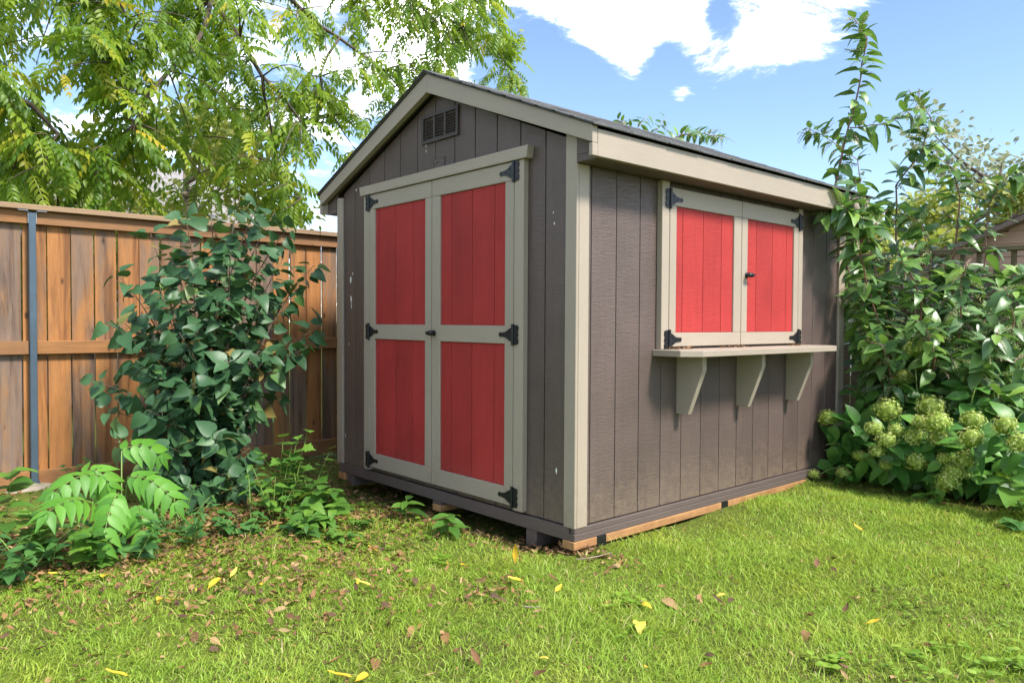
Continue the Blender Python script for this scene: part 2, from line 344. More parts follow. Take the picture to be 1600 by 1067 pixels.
# ---- leaf templates: origin at the leaf base, +Y along the blade, +Z up
def leaf_tpl(edge, L=1.0, droop=.25, fold=.18, pet=0.0, wave=0.0):
    """edge: (half width, y) from base to tip; returns verts, tris"""
    V = [(0, 0, 0)]; mid = [0]
    def z(y, w): return -droop*max(y, 0)**2 + fold*abs(w)
    T = []
    n = len(edge)
    for w, y in edge: V.append((0, max(y, .02), z(y, 0)))
    tip = len(V); V.append((0, 1, z(1, 0)))
    for s in (-1, 1):
        st = len(V)
        for i, (w, y) in enumerate(edge): V.append((s*w, y, z(y, w)+wave*math.sin(i*2.3+s)))
        def tri(a, b, c): T.append((a, b, c) if s > 0 else (a, c, b))
        tri(0, st, 1)
        for i in range(n-1):
            tri(1+i, st+i, st+i+1); tri(1+i, st+i+1, 2+i)
        tri(n, st+n-1, tip)
    if pet:
        b = len(V); w = .018
        V += [(-w, 0, 0), (w, 0, 0), (w, -pet, .0), (-w, -pet, 0)]; T += [(b, b+2, b+1), (b, b+3, b+2)]
    return np.array(V, float)*L, np.array(T)
HEART = [(.22, -.07), (.36, .04), (.40, .2), (.34, .45), (.18, .74)]
OVAL = [(.10, .06), (.21, .25), (.24, .45), (.17, .72), (.07, .9)]
WIDE = [(.16, .03), (.31, .2), (.34, .42), (.25, .7), (.10, .9)]
LANCE = [(.09, .1), (.15, .35), (.12, .65), (.05, .88)]
def maple_tpl():
    pts = [(0, 0), (.18, -.08), (.42, -.02), (.36, .16), (.62, .38), (.36, .46), (.34, .62), (.16, .66), (0, 1)]
    V = [(0, .3, 0)]; T = []
    out = [(x, y) for x, y in pts]+[(-x, y) for x, y in pts[-2:0:-1]]
    for x, y in out: V.append((x, y, .12*abs(x)-.15*y*y))
    n = len(out)
    for i in range(n): T.append((0, 1+i, 1+(i+1) % n))
    return np.array(V), np.array(T)
def compound_tpl(nl, ll, rach, lw=.2, droop=.35, angle=62, lift=.1):
    """pinnate leaf: leaflets along a drooping stalk"""
    V = []; T = []
    tp, tt = leaf_tpl([(lw*.7, .15), (lw, .42), (lw*.6, .75)], 1, .35, .25)
    def add(M4, s):
        o = len(V); q = (np.c_[tp*s, np.ones(len(tp))] @ np.array(M4).T)[:, :3]; V.extend(q.tolist()); T.extend((tt+o).tolist())
    w = .004
    ns = 6; o = len(V)
    for i in range(ns):
        y = rach*i/(ns-1); zz = -droop*y*y/rach
        V.extend([(-w, y, zz), (w, y, zz)])
    for i in range(ns-1): a = o+2*i; T.extend([(a, a+1, a+3), (a, a+3, a+2)])
    k = nl//2
    for i in range(k):
        y = rach*(.22+.76*i/max(1, k-1)); zz = -droop*y*y/rach
        s = ll*(.75+.35*math.sin(PI*(i+.8)/(k+.6)))
        for sd in (-1, 1):
            R = Matrix.Translation((0, y, zz)) @ Matrix.Rotation(-sd*math.radians(angle-18*i/k), 4, 'Z') @ Matrix.Rotation(math.radians(-14-random.uniform(0, 16)), 4, 'X') @ Matrix.Rotation(random.uniform(-.3, .3), 4, 'Y')
            add(R, s*random.uniform(.9, 1.08))
    add(Matrix.Translation((0, rach, -droop*rach)) @ Matrix.Rotation(math.radians(-30), 4, 'X'), ll*.9)
    return np.array(V), np.array(T)
def frame(pos, d, up=(0, 0, 1), roll=0.0, s=1.0):
    y = Vector(d).normalized(); z = Vector(up); x = y.cross(z)
    if x.length < .05: x = y.cross(Vector((1, 0, 0)))
    x.normalize(); z = x.cross(y)
    R = Matrix((x, y, z)).transposed().to_4x4()
    return Matrix.Translation(pos) @ R @ Matrix.Rotation(roll, 4, 'Y') @ Matrix.Scale(s, 4)
def emit(parent, name, inst, tpls, mat, limit=300):
    """inst: list of (matrix, template index). The nearest `limit` become parts, the rest one stuff part"""
    cv = Vector(CAM)
    def inview(m):
        d = np.array(m.translation)-CAM; f = d@FWD
        if f < .3: return 50
        u = 800+F_PX*(d@RGT)/f; v = 533.5-F_PX*(d@UPV)/f
        return 0 if (-20 < u < 1620 and -20 < v < 1080) else 50
    inst = sorted(inst, key=lambda q: (q[0].translation-cv).length+inview(q[0]))
    mes = [mesh_tris(name, q[0], q[1], mat, q[2] if len(q) > 2 else None) for q in tpls]
    for M4, k in inst[:limit]: link(name, mes[k], parent, M4)
    rest = inst[limit:]
    if rest:
        V = []; T = []; Rn = []; o = 0
        for M4, k in rest:
            v, t = tpls[k]; A = np.array(M4)
            V.append(v@A[:3, :3].T+A[:3, 3]); T.append(t+o); o += len(v); Rn.append(np.full(len(v), random.random()))
        st = link('foliage', mesh_tris('foliage', np.concatenate(V), np.concatenate(T), mat, np.concatenate(Rn)), parent)
        st['kind'] = 'stuff'
def jit(k): return Vector((random.uniform(-k, k), random.uniform(-k, k), random.uniform(-k, k)))

# ------------------------------------------------------------------ ground
def sstep(a, b, x):
    t = np.clip((x-a)/(b-a), 0, 1); return t*t*(3-2*t)
def gz(x, y):
    x = np.asarray(x, float); y = np.asarray(y, float)
    z = .012*np.sin(x*2.1+.7)*np.sin(y*1.7+.2)+.008*np.sin(x*5.3+y*3.1)+.004*np.sin(x*11-y*9)
    z = z+.05*sstep(.2, 2.6, x)*sstep(1.2, -.2, y)                        # rises along the shed's long side
    z = z+.06*sstep(2.3, 3.2, y)*sstep(.9, -.3, x)                        # and towards the fence
    ins = sstep(-.28, .10, x)*sstep(3.1, 2.9, x)*sstep(-.02, .35, y)*sstep(2.9, 2.4, y)
    z = z*(1-ins)-.075*ins
    return z*sstep(40, 12, np.hypot(x, y))
xs = np.concatenate([[-1500, -600, -200, -80, -40, -20, -12, -8], np.arange(-6, 7.01, .1), [8, 10, 14, 20, 40, 80, 200, 600, 1500]])
X, Y = np.meshgrid(xs, xs, indexing='ij'); Z = gz(X, Y)
n = len(xs); idx = np.arange(n*n).reshape(n, n)
q = np.stack([idx[:-1, :-1], idx[1:, :-1], idx[1:, 1:], idx[:-1, 1:]], -1).reshape(-1, 4)
T = np.concatenate([q[:, [0, 1, 2]], q[:, [0, 2, 3]]])
ground = link('ground', mesh_tris('ground', np.stack([X, Y, Z], -1).reshape(-1, 3), T, 'ground')); ground['kind'] = 'structure'
ground.data.polygons.foreach_set('use_smooth', [True]*len(ground.data.polygons))
def G(x, y): return float(gz(x, y))

# ------------------------------------------------------------------ shed
W_, L_ = 2.52, 3.053                    # front width (along y), side length (along x)
YR = W_/2; ZR = 2.779; ZE = 2.189; EO = .16; OV = .06
SL = (ZR-ZE)/(YR+EO)                    # roof slope
ZB = .14                                # bottom of siding
shed = thing('garden_shed', 'dark brown wooden garden shed with taupe trim and red doors on the lawn', 'shed', (L_/2, YR, 0))
def roof_z(y): return ZR-SL*abs(y-YR)
# backing sheets
prism('front_wall', [(.028, .022, ZB+.004), (.028, W_-.022, ZB+.004), (.028, W_-.022, roof_z(0)-.14), (.028, YR, ZR-.14), (.028, .022, roof_z(0)-.14)], (.03, 0, 0), 'brown', shed, 0)
front_wall = [o for o in WM if o.name.startswith('front_wall')][0]
back_wall = prism('back_wall', [(L_-.02, .02, ZB), (L_-.02, W_-.02, ZB), (L_-.02, W_-.02, roof_z(0)-.14), (L_-.02, YR, ZR-.14), (L_-.02, .02, roof_z(0)-.14)], (-.03, 0, 0), 'brown', shed, 0)
side_wall = box('side_wall', (.06, L_-.052, .028, .058, ZB+.004, 2.06), 'brown', shed, 0)
far_wall = box('side_wall', (.06, L_-.052, W_-.05, W_-.02, ZB, 2.06), 'brown', shed, 0)
# siding boards, front
gr = [.062]+[.252+.2032*k for k in range(-1, 12)]; gr = [g for g in gr if .05 < g < W_-.06 and abs(g-.049) > .005]
gr = sorted(set([.07]+[g for g in gr if g > .1]))
edges = gr+[W_-.07]
def gable_poly(y0, y1, zb, x):
    top = [(x, y1, min(roof_z(y1)-.11, 9)), ]
    if y0 < YR < y1: top.append((x, YR, ZR-.11))
    top.append((x, y0, roof_z(y0)-.11))
    return [(x, y0, zb), (x, y1, zb)]+top
for a, b in zip(edges[:-1], edges[1:]):
    prism('siding_board', gable_poly(a+.004, b-.004, ZB, .019), (.0085, 0, 0), 'brown', front_wall, .0015)
# siding boards, long side
ex = [.08]+[.3362+.2032*k for k in range(-1, 13)]+[L_-.08]
for a, b in zip(ex[:-1], ex[1:]):
    if b-a > .03: box('siding_board', (a+.003, b-.003, .019, .0275, ZB, 2.045), 'brown', side_wall, .0015)
# corner boards
TW = .082
box('corner_board', (0, .0188, .001, TW, .134, roof_z(TW)-.09), 'trim', shed)
box('corner_board', (.0192, .0965, 0, .0185, .134, 2.034), 'trim', shed)
box('corner_board', (0, .0188, W_-TW, W_-.001, .134, roof_z(0)-.11), 'trim', shed)
box('corner_board', (L_-.0965, L_-.019, 0, .0185, .134, 2.034), 'trim', shed)
box('corner_board', (L_-.0185, L_, 0, TW, .134, 2.034), 'trim', shed)
box('corner_board', (.0192, .0965, W_-.0185, W_, .134, 2.03), 'trim', shed)
# roof deck, shingle courses
def slope(y, dz): return roof_z(y)+dz
roofs = []
for sgn in (-1, 1):
    ye = YR+sgn*(YR+EO+.012)
    ro = prism('roof', [(-OV-.012, YR, ZR+.001), (-OV-.012, ye, roof_z(ye)+.001), (-OV-.012, ye, roof_z(ye)+.007), (-OV-.012, YR, ZR+.007)], (L_+2*OV+.024, 0, 0), 'shingle', shed, 0)
    nrow = 11
    cs = 1/math.sqrt(1+SL*SL)
    for r in range(nrow):
        y0 = YR+sgn*((YR+EO+.026)*(1-r/nrow)); y1 = YR+sgn*max(0, (YR+EO+.026)*(1-(r+1.25)/nrow))
        V = []; Fc = []; x = -OV-.022+(0 if r % 2 else -.0); first = True
        bm = bmesh.new()
        while x < L_+OV+.02:
            wd = .15 if first and r % 2 else .305
            first = False; xe = min(x+wd, L_+OV+.022)
            j = random.uniform(-.004, .004)
            zb0 = roof_z(y0)+.007+.009; zb1 = roof_z(y1)+.007+.003
            bm_prism(bm, [(x+.002, y0+sgn*j, zb0-.008), (x+.002, y1, zb1-.002), (x+.002, y1, zb1+.003), (x+.002, y0+sgn*j, zb0)], (xe-x-.004, 0, 0))
            x = xe
        link('shingle_course', bm_mesh('shingle_course', bm, 'shingle'), ro)
    roofs.append(ro)
prism('ridge_cap', [(-OV-.024, YR-.11, roof_z(YR-.11)+.017), (-OV-.024, YR, ZR+.023), (-OV-.024, YR+.11, roof_z(YR+.11)+.017), (-OV-.024, YR, ZR+.015)], (L_+2*OV+.048, 0, 0), 'shingle', roofs[0], 0)
# rake boards (both gables), fascias, soffits
for x0, ln in ((-OV, .038), (L_+OV-.038, .038)):
    for sgn in (-1, 1):
        ye = YR+sgn*(YR+EO-.001); h = .108
        prism('rake_board', [(x0, YR+sgn*.0006, ZR), (x0, ye, roof_z(ye)), (x0, ye, roof_z(ye)-.085), (x0, YR+sgn*.0006, ZR-h-.01)], (ln, 0, 0), 'trim_h', shed, .002)
        prism('rake_soffit', [(x0+.0385 if x0 < 0 else x0-.08, YR+sgn*.001, ZR-.03), (x0+.0385 if x0 < 0 else x0-.08, ye-sgn*.05, roof_z(ye-sgn*.05)-.03), (x0+.0385 if x0 < 0 else x0-.08, ye-sgn*.05, roof_z(ye-sgn*.05)-.075), (x0+.0385 if x0 < 0 else x0-.08, YR+sgn*.001, ZR-.09)], (.038 if x0 < 0 else .079, 0, 0), 'rim', shed, 0)
for sgn in (-1, 1):
    def yy(d): return YR+sgn*(YR+d)
    a, b = sorted((yy(EO), yy(EO-.024)))
    box('fascia_board', (-OV+.040, L_+OV-.04, a, b, 2.040, ZE-.012), 'trim_h', shed)
    # the short end of the fascia that caps the rake board
    box('fascia_end', (-OV-.001, -OV+.0395, *sorted((yy(EO+.0012), yy(EO-.024))), 2.040, 2.1035), 'trim_h', shed)
    a, b = sorted((yy(EO-.025), yy(-.0)))
    box('soffit_box', (-.004, L_+.02, a, b, 2.036, 2.075), 'rim', shed)
    prism('soffit_end', [(-.004, yy(EO-.026), 2.0755), (-.004, yy(.0), 2.0755), (-.004, yy(.0), roof_z(yy(0))-.05), (-.004, yy(EO-.026), roof_z(yy(EO-.026))-.02)], (.018, 0, 0), 'rim', shed, 0)

# hinges: T hinge, local x along the strap, y up, z out of the wall
def hinge_meshes(s):
    bm = bmesh.new()
    def ex(poly, z0, z1): bm_prism(bm, [(s*x, y, z0) for x, y in poly], (0, 0, z1-z0))
    ex([(-.042, -.052), (-.008, -.058), (-.008, .058), (-.042, .052), (-.046, .03), (-.038, .016), (-.046, 0), (-.038, -.016), (-.046, -.03)], .0005, .004)
    ex([(.008, -.042), (.03, -.034), (.062, -.016), (.098, -.011), (.112, -.014), (.122, 0), (.112, .014), (.098, .011), (.062, .016), (.03, .034), (.008, .042)], .0005, .004)
    v, f = tube_arrays([(0, -.06, .006), (0, .06, .006)], [.0085, .0085], 8)
    vs = [bm.verts.new(p) for p in v]
    for q in f: bm.faces.new([vs[i] for i in q])
    for x, y in ((-.03, .04), (-.03, 0), (-.03, -.04), (.03, .016), (.03, -.016), (.066, 0), (.108, 0)):
        v, f = tube_arrays([(s*x, y, .003), (s*x, y, .0062), (s*x, y, .0072)], [.0052, .0045, .002], 6)
        vs = [bm.verts.new(p) for p in v]
        for q in f: bm.faces.new([vs[i] for i in q])
    return bm_mesh('hinge', bm, 'black')
HG = {s: hinge_meshes(s) for s in (1, -1)}
def hinge(parent, pos, wall, s, k=1.0):
    if wall == 'front': R = Matrix(((0, 0, -1), (1, 0, 0), (0, 1, 0)))     # strap along +y, out -x
    else: R = Matrix(((1, 0, 0), (0, 0, -1), (0, 1, 0)))                  # strap along +x, out -y
    return link('hinge', HG[s], parent, Matrix.Translation(pos) @ R.to_4x4() @ Matrix.Scale(k, 4))
def latch(parent, pos, wall, ang=0):
    R = Matrix(((0, 0, -1), (1, 0, 0), (0, 1, 0))) if wall == 'front' else Matrix(((1, 0, 0), (0, 0, -1), (0, 1, 0)))
    V = []; Fc = []
    def put(pts, rad, n=10):
        v, f = tube_arrays(pts, rad, n); o = len(V); V.extend(v); Fc.extend([tuple(i+o for i in q) for q in f])
    put([(0, 0, .0005), (0, 0, .004), (0, 0, .006)], [.020, .020, .016])
    put([(0, 0, .004), (0, 0, .028)], [.008, .008])
    put([(-.03, 0, .030), (-.027, 0, .031), (-.015, 0, .032), (.0, 0, .033), (.015, 0, .033), (.032, 0, .032), (.045, 0, .031), (.052, 0, .030)], [.004, .011, .016, .017, .015, .011, .007, .003])
    me = mesh_of('latch', V, Fc, 'black', True)
    return link('latch', me, parent, Matrix.Translation(pos) @ R.to_4x4() @ Matrix.Rotation(ang, 4, 'Z'))

# double door: leaf face at x=-.02
box('door_jamb', (-.020, .0185, .386, .4635, .152, 2.112), 'trim', shed)
box('door_jamb', (-.020, .0185, 2.0145, 2.090, .148, 2.112), 'trim', shed)
prism('door_header', [(-.034, .352, 2.1135), (-.034, 2.118, 2.1135), (-.034, 2.134, 2.178), (-.034, .340, 2.182)], (.052, 0, 0), 'trim_h', shed)
def leaf_door(y0, y1, p0, p1, hs, label=None):
    d = box('door', (-.004, .0185, y0+.002, y1-.002, .176, 2.108), 'red', shed, 0)
    fx = (-.0205, -.0042)
    for a, b in ((y0+.002, p0), (p1, y1-.002)): box('stile', (*fx, a, b, .172, 2.006), 'trim', d)
    box('rail', (*fx, y0+.002, y1-.002, 2.0066, 2.110), 'trim_h', d)
    box('rail', (fx[0]-.0008, fx[1], p0+.0006, p1-.0006, 1.090, 1.193), 'trim_h', d)
    box('rail', (fx[0]-.0008, fx[1], p0+.0006, p1-.0006, .173, .275), 'trim_h', d)
    return d
dl = leaf_door(1.2545, 2.012, 1.325, 1.940, 1)
dr = leaf_door(.466, 1.2515, .540, 1.163, 1)
def boards(parent, axis, grooves, lo, hi, z0, z1, face, back):
    e = [lo]+grooves+[hi]
    for a, b in zip(e[:-1], e[1:]):
        a2 = a+(.002 if a != lo else .0008); b2 = b-(.002 if b != hi else .0008)
        if axis == 'y': box('panel_board', (face, back, a2, b2, z0+.0008, z1-.0008), 'red', parent, .0014)
        else: box('panel_board', (a2, b2, face, back, z0+.0008, z1-.0008), 'red', parent, .0014)
for z0, z1 in ((.275, 1.090), (1.193, 2.006)):
    boards(dl, 'y', [1.479, 1.690, 1.896], 1.325, 1.940, z0, z1, -.0095, -.0044)
    boards(dr, 'y', [.644, .851, 1.054], .540, 1.163, z0, z1, -.0095, -.0044)
for z in (2.055, 1.142, .225):
    hinge(dr, (-.0218, .465, z), 'front', 1); hinge(dl, (-.0218, 2.0135, z), 'front', -1)
latch(dr, (-.0222, 1.222, 1.142), 'front', 0.0)
# serving shutters on the long side: face at y=-.02
box('shutter_jamb', (.691, .7595, -.0200, .0185, 1.0615, 2.034), 'trim', shed)
box('shutter_jamb', (2.278, 2.336, -.0200, .0185, 1.0615, 2.034), 'trim', shed)
def shutter(x0, x1, p0, p1):
    d = box('shutter', (x0+.002, x1-.002, -.004, .0185, 1.078, 2.000), 'red', shed, 0)
    fy = (-.0205, -.0042)
    for a, b in ((x0+.002, p0), (p1, x1-.002)): box('stile', (a, b, *fy, 1.1565, 1.897), 'trim', d)
    box('rail', (x0+.002, x1-.002, *fy, 1.8976, 2.002), 'trim_h', d)
    box('rail', (x0+.002, x1-.002, *fy, 1.0745, 1.156), 'trim_h', d)
    return d
s1 = shutter(.762, 1.529, .828, 1.440); s2 = shutter(1.531, 2.275, 1.601, 2.208)
boards(s1, 'x', [.903, 1.114, 1.312], .828, 1.440, 1.1565, 1.897, -.0095, -.0044)
boards(s2, 'x', [1.725, 1.931, 2.121], 1.601, 2.208, 1.1565, 1.897, -.0095, -.0044)
for z in (1.935, 1.115):
    hinge(s1, (.7607, -.0218, z), 'side', 1); hinge(s2, (2.2765, -.0218, z), 'side', -1)
latch(s2, (1.588, -.0215, 1.528), 'side', 0.0)
# serving shelf with clipped corners and three brackets
shelf = prism('shelf', [(.660, .0185, 1.022), (.660, -.175, 1.022), (.760, -.260, 1.022), (2.375, -.260, 1.022), (2.47, -.175, 1.022), (2.47, .0185, 1.022)], (0, 0, .038), 'trim_h', shed, .003)
for bx in (.892, 1.547, 2.187):
    prism('bracket', [(bx, .0185, 1.0214), (bx, -.166, 1.0214), (bx, -.168, .940), (bx, -.066, .672), (bx, .0185, .672)], (.039, 0, 0), 'trim', shelf, .002)
# gable vent
vent = None
bm = bmesh.new(); vy0, vy1, vz0, vz1 = 1.017, 1.406, 2.365, 2.547
for a, b, c, d in ((vy0, vy1, vz0, vz0+.02), (vy0, vy1, vz1-.02, vz1), (vy0, vy0+.022, vz0+.02, vz1-.02), (vy1-.022, vy1, vz0+.02, vz1-.02)): bm_box(bm, .004, .0188, a, b, c, d)
for k in (1, 2):
    yk = vy0+.022+(vy1-vy0-.044)*k/3; bm_box(bm, .006, .0188, yk-.01, yk+.01, vz0+.02, vz1-.02)
vent = link('gable_vent', bm_mesh('gable_vent', bm, 'vent'), shed)
bm = bmesh.new(); wv = (vy1-vy0-.044)/3-.022
bm_prism(bm, [(-.007, -wv/2, -.008), (-.0055, -wv/2, -.009), (.006, -wv/2, .006), (.0045, -wv/2, .007)], (0, wv, 0)); sm = bm_mesh('louver_slat', bm, 'vent')
for k in range(3):
    for i in range(8):
        link('louver_slat', sm, vent, Matrix.Translation((.0125, vy0+.022+(vy1-vy0-.044)*(k+.5)/3, vz0+.03+i*.0168)))
# maker's plate under the vent: raised border and an arched line
bm = bmesh.new()
for a, b, c, d in ((1.165, 1.29, 2.192, 2.197), (1.165, 1.29, 2.252, 2.257), (1.165, 1.17, 2.197, 2.252), (1.285, 1.29, 2.197, 2.252)): bm_box(bm, .0135, .0186, a, b, c, d)
bm_box(bm, .0165, .0186, 1.17, 1.285, 2.197, 2.252)
v, f = tube_arrays([(.0155, 1.178+.1*t, 2.212+.022*math.sin(PI*t)) for t in [i/8 for i in range(9)]], [.003]*9, 5)
vs = [bm.verts.new(p) for p in v]
for q_ in f: bm.faces.new([vs[i] for i in q_])
link('maker_plate', bm_mesh('maker_plate', bm, 'rim'), shed)
# pale splashes on the dark front
def splash(y, z, w, h, n=7):
    V = [(.0182, y, z)]; k = 11
    for i in range(k):
        a = 2*PI*i/k; r = random.uniform(.55, 1.1); V.append((.0184, y+w*r*math.cos(a), z+h*r*math.sin(a)))
    link('paint_splash', mesh_of('paint_splash', V, [(0, 1+(i+1) % k, 1+i) for i in range(k)], 'white'), shed)
for u, v, w, h in ((665.5, 226, .007, .022), (665.8, 236, .004, .012), (548, 437, .012, .03), (551, 428, .006, .012), (548.5, 467, .013, .024), (549, 478, .006, .03), (556.5, 297, .007, .012), (545, 537, .006, .012), (540, 680, .006, .02), (869, 735, .007, .02), (866, 349, .005, .01), (864.5, 332, .004, .008)):
    p = on(u, v, 0, .018); splash(p.y, p.z, w, h)
# floor frame, skids, feet
box('rim_board', (.004, .030, .0455, W_-.03, .064, .1335), 'rim', shed)
box('rim_board', (.006, L_-.006, .004, .034, .104, .1335), 'rim', shed)
box('rim_board', (.002, L_-.002, .0005, .045, .0665, .1032), 'rim', shed)
sk = box('skid', (-.006, L_, -.004, .084, .022, .066), 'rawwood', shed, .003)
for fx in (.17, 1.355, 2.5): box('skid_strap', (fx, fx+.075, -.0065, .0855, -.03, .0664), 'black', sk, .001)
for y0, mt in ((.30, 'rim'), (2.30, 'rim')):
    s_ = box('skid', (.012, L_-.05, y0, y0+.085, -.03 if y0 < 1 else -.02, .0635), mt, shed, .003)
s_ = box('skid', (.0, L_-.05, 1.17, 1.262, .043, .0635), 'rim', shed, .002)
s_ = box('skid', (-.004, L_-.05, 1.172, 1.26, .0, .0425), 'rawwood', shed, .003)
s_ = box('skid', (-.004, L_-.05, 2.40, 2.49, .012, .0635), 'rawwood', shed, .003)
for fy in (1.216, 2.445):
    for fx in (.4, 2.4): box('foot_block', (fx, fx+.2, fy-.04, fy+.04, -.09, .0118 if fy > 2 else -.0004), 'stone', shed, .004)

# ------------------------------------------------------------------ cedar fence on the left
FY = 3.42
fence = thing('cedar_fence', 'tall cedar board fence with cap rail and blue steel post behind the lilac', 'fence', (-.5, FY, 0))
bm = bmesh.new(); bm_box(bm, -.0712, .0712, 0, .018, 0, 1.80); fb = bm_mesh('fence_board', bm, 'fence', .002)
bm = bmesh.new(); bm.from_mesh(fb); fb.materials.append(M['nail'])
for zz in (.035, .905, .945, 1.735):
    for xx in (-.045, .042):
        c = [bm.verts.new((xx+.0035*math.cos(a*PI/3), -.0012, zz+.0035*math.sin(a*PI/3))) for a in range(6)]
        f = bm.faces.new(c); f.material_index = 1
bm.to_mesh(fb); bm.free()
x = -4.6
k = 0
xg = -1.916-.1502*18
while xg < 5.2:
    link('fence_board', fb, fence, Matrix.Translation((xg+.0751, FY-.012+random.uniform(-.002, .002), .11)) @ Matrix.Rotation(random.uniform(-.003, .003), 4, 'Y') @ Matrix.Scale(random.uniform(.985, 1.0), 4, (1, 0, 0)))
    xg += .1502
PX = [-4.3, -1.859, .58, 3.02, 5.3]
for a, b in zip(PX[:-1], PX[1:]):
    box('top_rail', (a+.024, b-.024, FY-.052, FY-.0145, 1.868, 1.958), 'fence_rail', fence, .003)
    box('middle_rail', (a+.024, b-.024, FY-.052, FY-.0145, .974, 1.066), 'fence_rail', fence, .003)
    box('kickboard', (a+.024, b-.024, FY-.05, FY-.0145, .035, .168), 'fence_rail', fence, .003)
    box('cap_rail', (a-.30, b-.304, FY-.092, FY+.055, 1.960, 1.998), 'fence_cap', fence, .003)
for px in PX[:-1]:
    po = box('post', (px-.0215, px+.0215, FY-.075, FY-.0145, -.02, 1.945), 'steel_blue', fence, .003)
    for s in (-1, 1):
        box('bracket', (*sorted((px+s*.0222, px+s*.0255)), FY-.07, FY-.053, 1.87, 1.952), 'galv', po, 0)
        box('bracket', (*sorted((px+s*.0262, px+s*.085)), FY-.085, FY-.0535, 1.953, 1.9595), 'galv', po, 0)
        box('post_shoe', (*sorted((px+s*.0222, px+s*.030)), FY-.08, FY-.0545, .02, .10), 'steel_blue', po, 0)
# rough concrete footing at the post
def lump(name, c, r, mat, seed, parent=None, flat=.6):
    bm = bmesh.new(); bmesh.ops.create_icosphere(bm, subdivisions=3, radius=1)
    rs = np.random.default_rng(seed); k = rs.normal(size=(6, 3))
    for v in bm.verts:
        d = 1+.10*sum(math.sin(3*float(np.dot(k[i], v.co))+i) for i in range(6))/2
        v.co = Vector((v.co.x*r[0]*d, v.co.y*r[1]*d, v.co.z*r[2]*d))+Vector(c)
    return link(name, bm_mesh(name, bm, mat, 0, True), parent)
tag(lump('concrete_footing', (-1.88, FY-.10, .02), (.17, .12, .075), 'stone', 3), 'lump of rough concrete at the foot of the blue steel post', 'footing')

# ------------------------------------------------------------------ lattice-top fence on the right
RX = 4.5
lf = thing('lattice_fence', 'old grey wooden fence with open picket top behind the pokeweed', 'fence', (RX, -2, 0))
for y0, y1 in ((-6.0, -3.4), (-3.396, -.9), (-.896, 1.4), (1.404, 3.36)):
    box('cap_rail', (RX-.06, RX+.06, y0, y1-.004, 1.836, 1.878), 'greywood', lf, .003)
    box('middle_rail', (RX-.035, RX+.035, y0+.002, y1-.004, 1.565, 1.606), 'greywood', lf, .003)
    box('lower_rail', (RX-.05, RX+.0, y0+.002, y1-.004, 1.457, 1.5635), 'greywood', lf, .003)
    y = y0+.12
    while y < y1-.05:
        box('picket', (RX-.018, RX+.018, y, y+.037, 1.607, 1.8355), 'greywood', lf, .002); y += .128
bm = bmesh.new(); bm_box(bm, 0, .018, -.069, .069, 0, 1.40); rb = bm_mesh('fence_board', bm, 'greywood', .002)
y = -5.9
while y < 3.3:
    link('fence_board', rb, lf, Matrix.Translation((RX+.0015, y, .05)) @ Matrix.Rotation(random.uniform(-.004, .004), 4, 'X')); y += .146
for y in (-5.95, -3.4, -.9, 1.4): box('post', (RX+.0215, RX+.11, y-.045, y+.045, -.03, 1.8355), 'greywood', lf, .003)

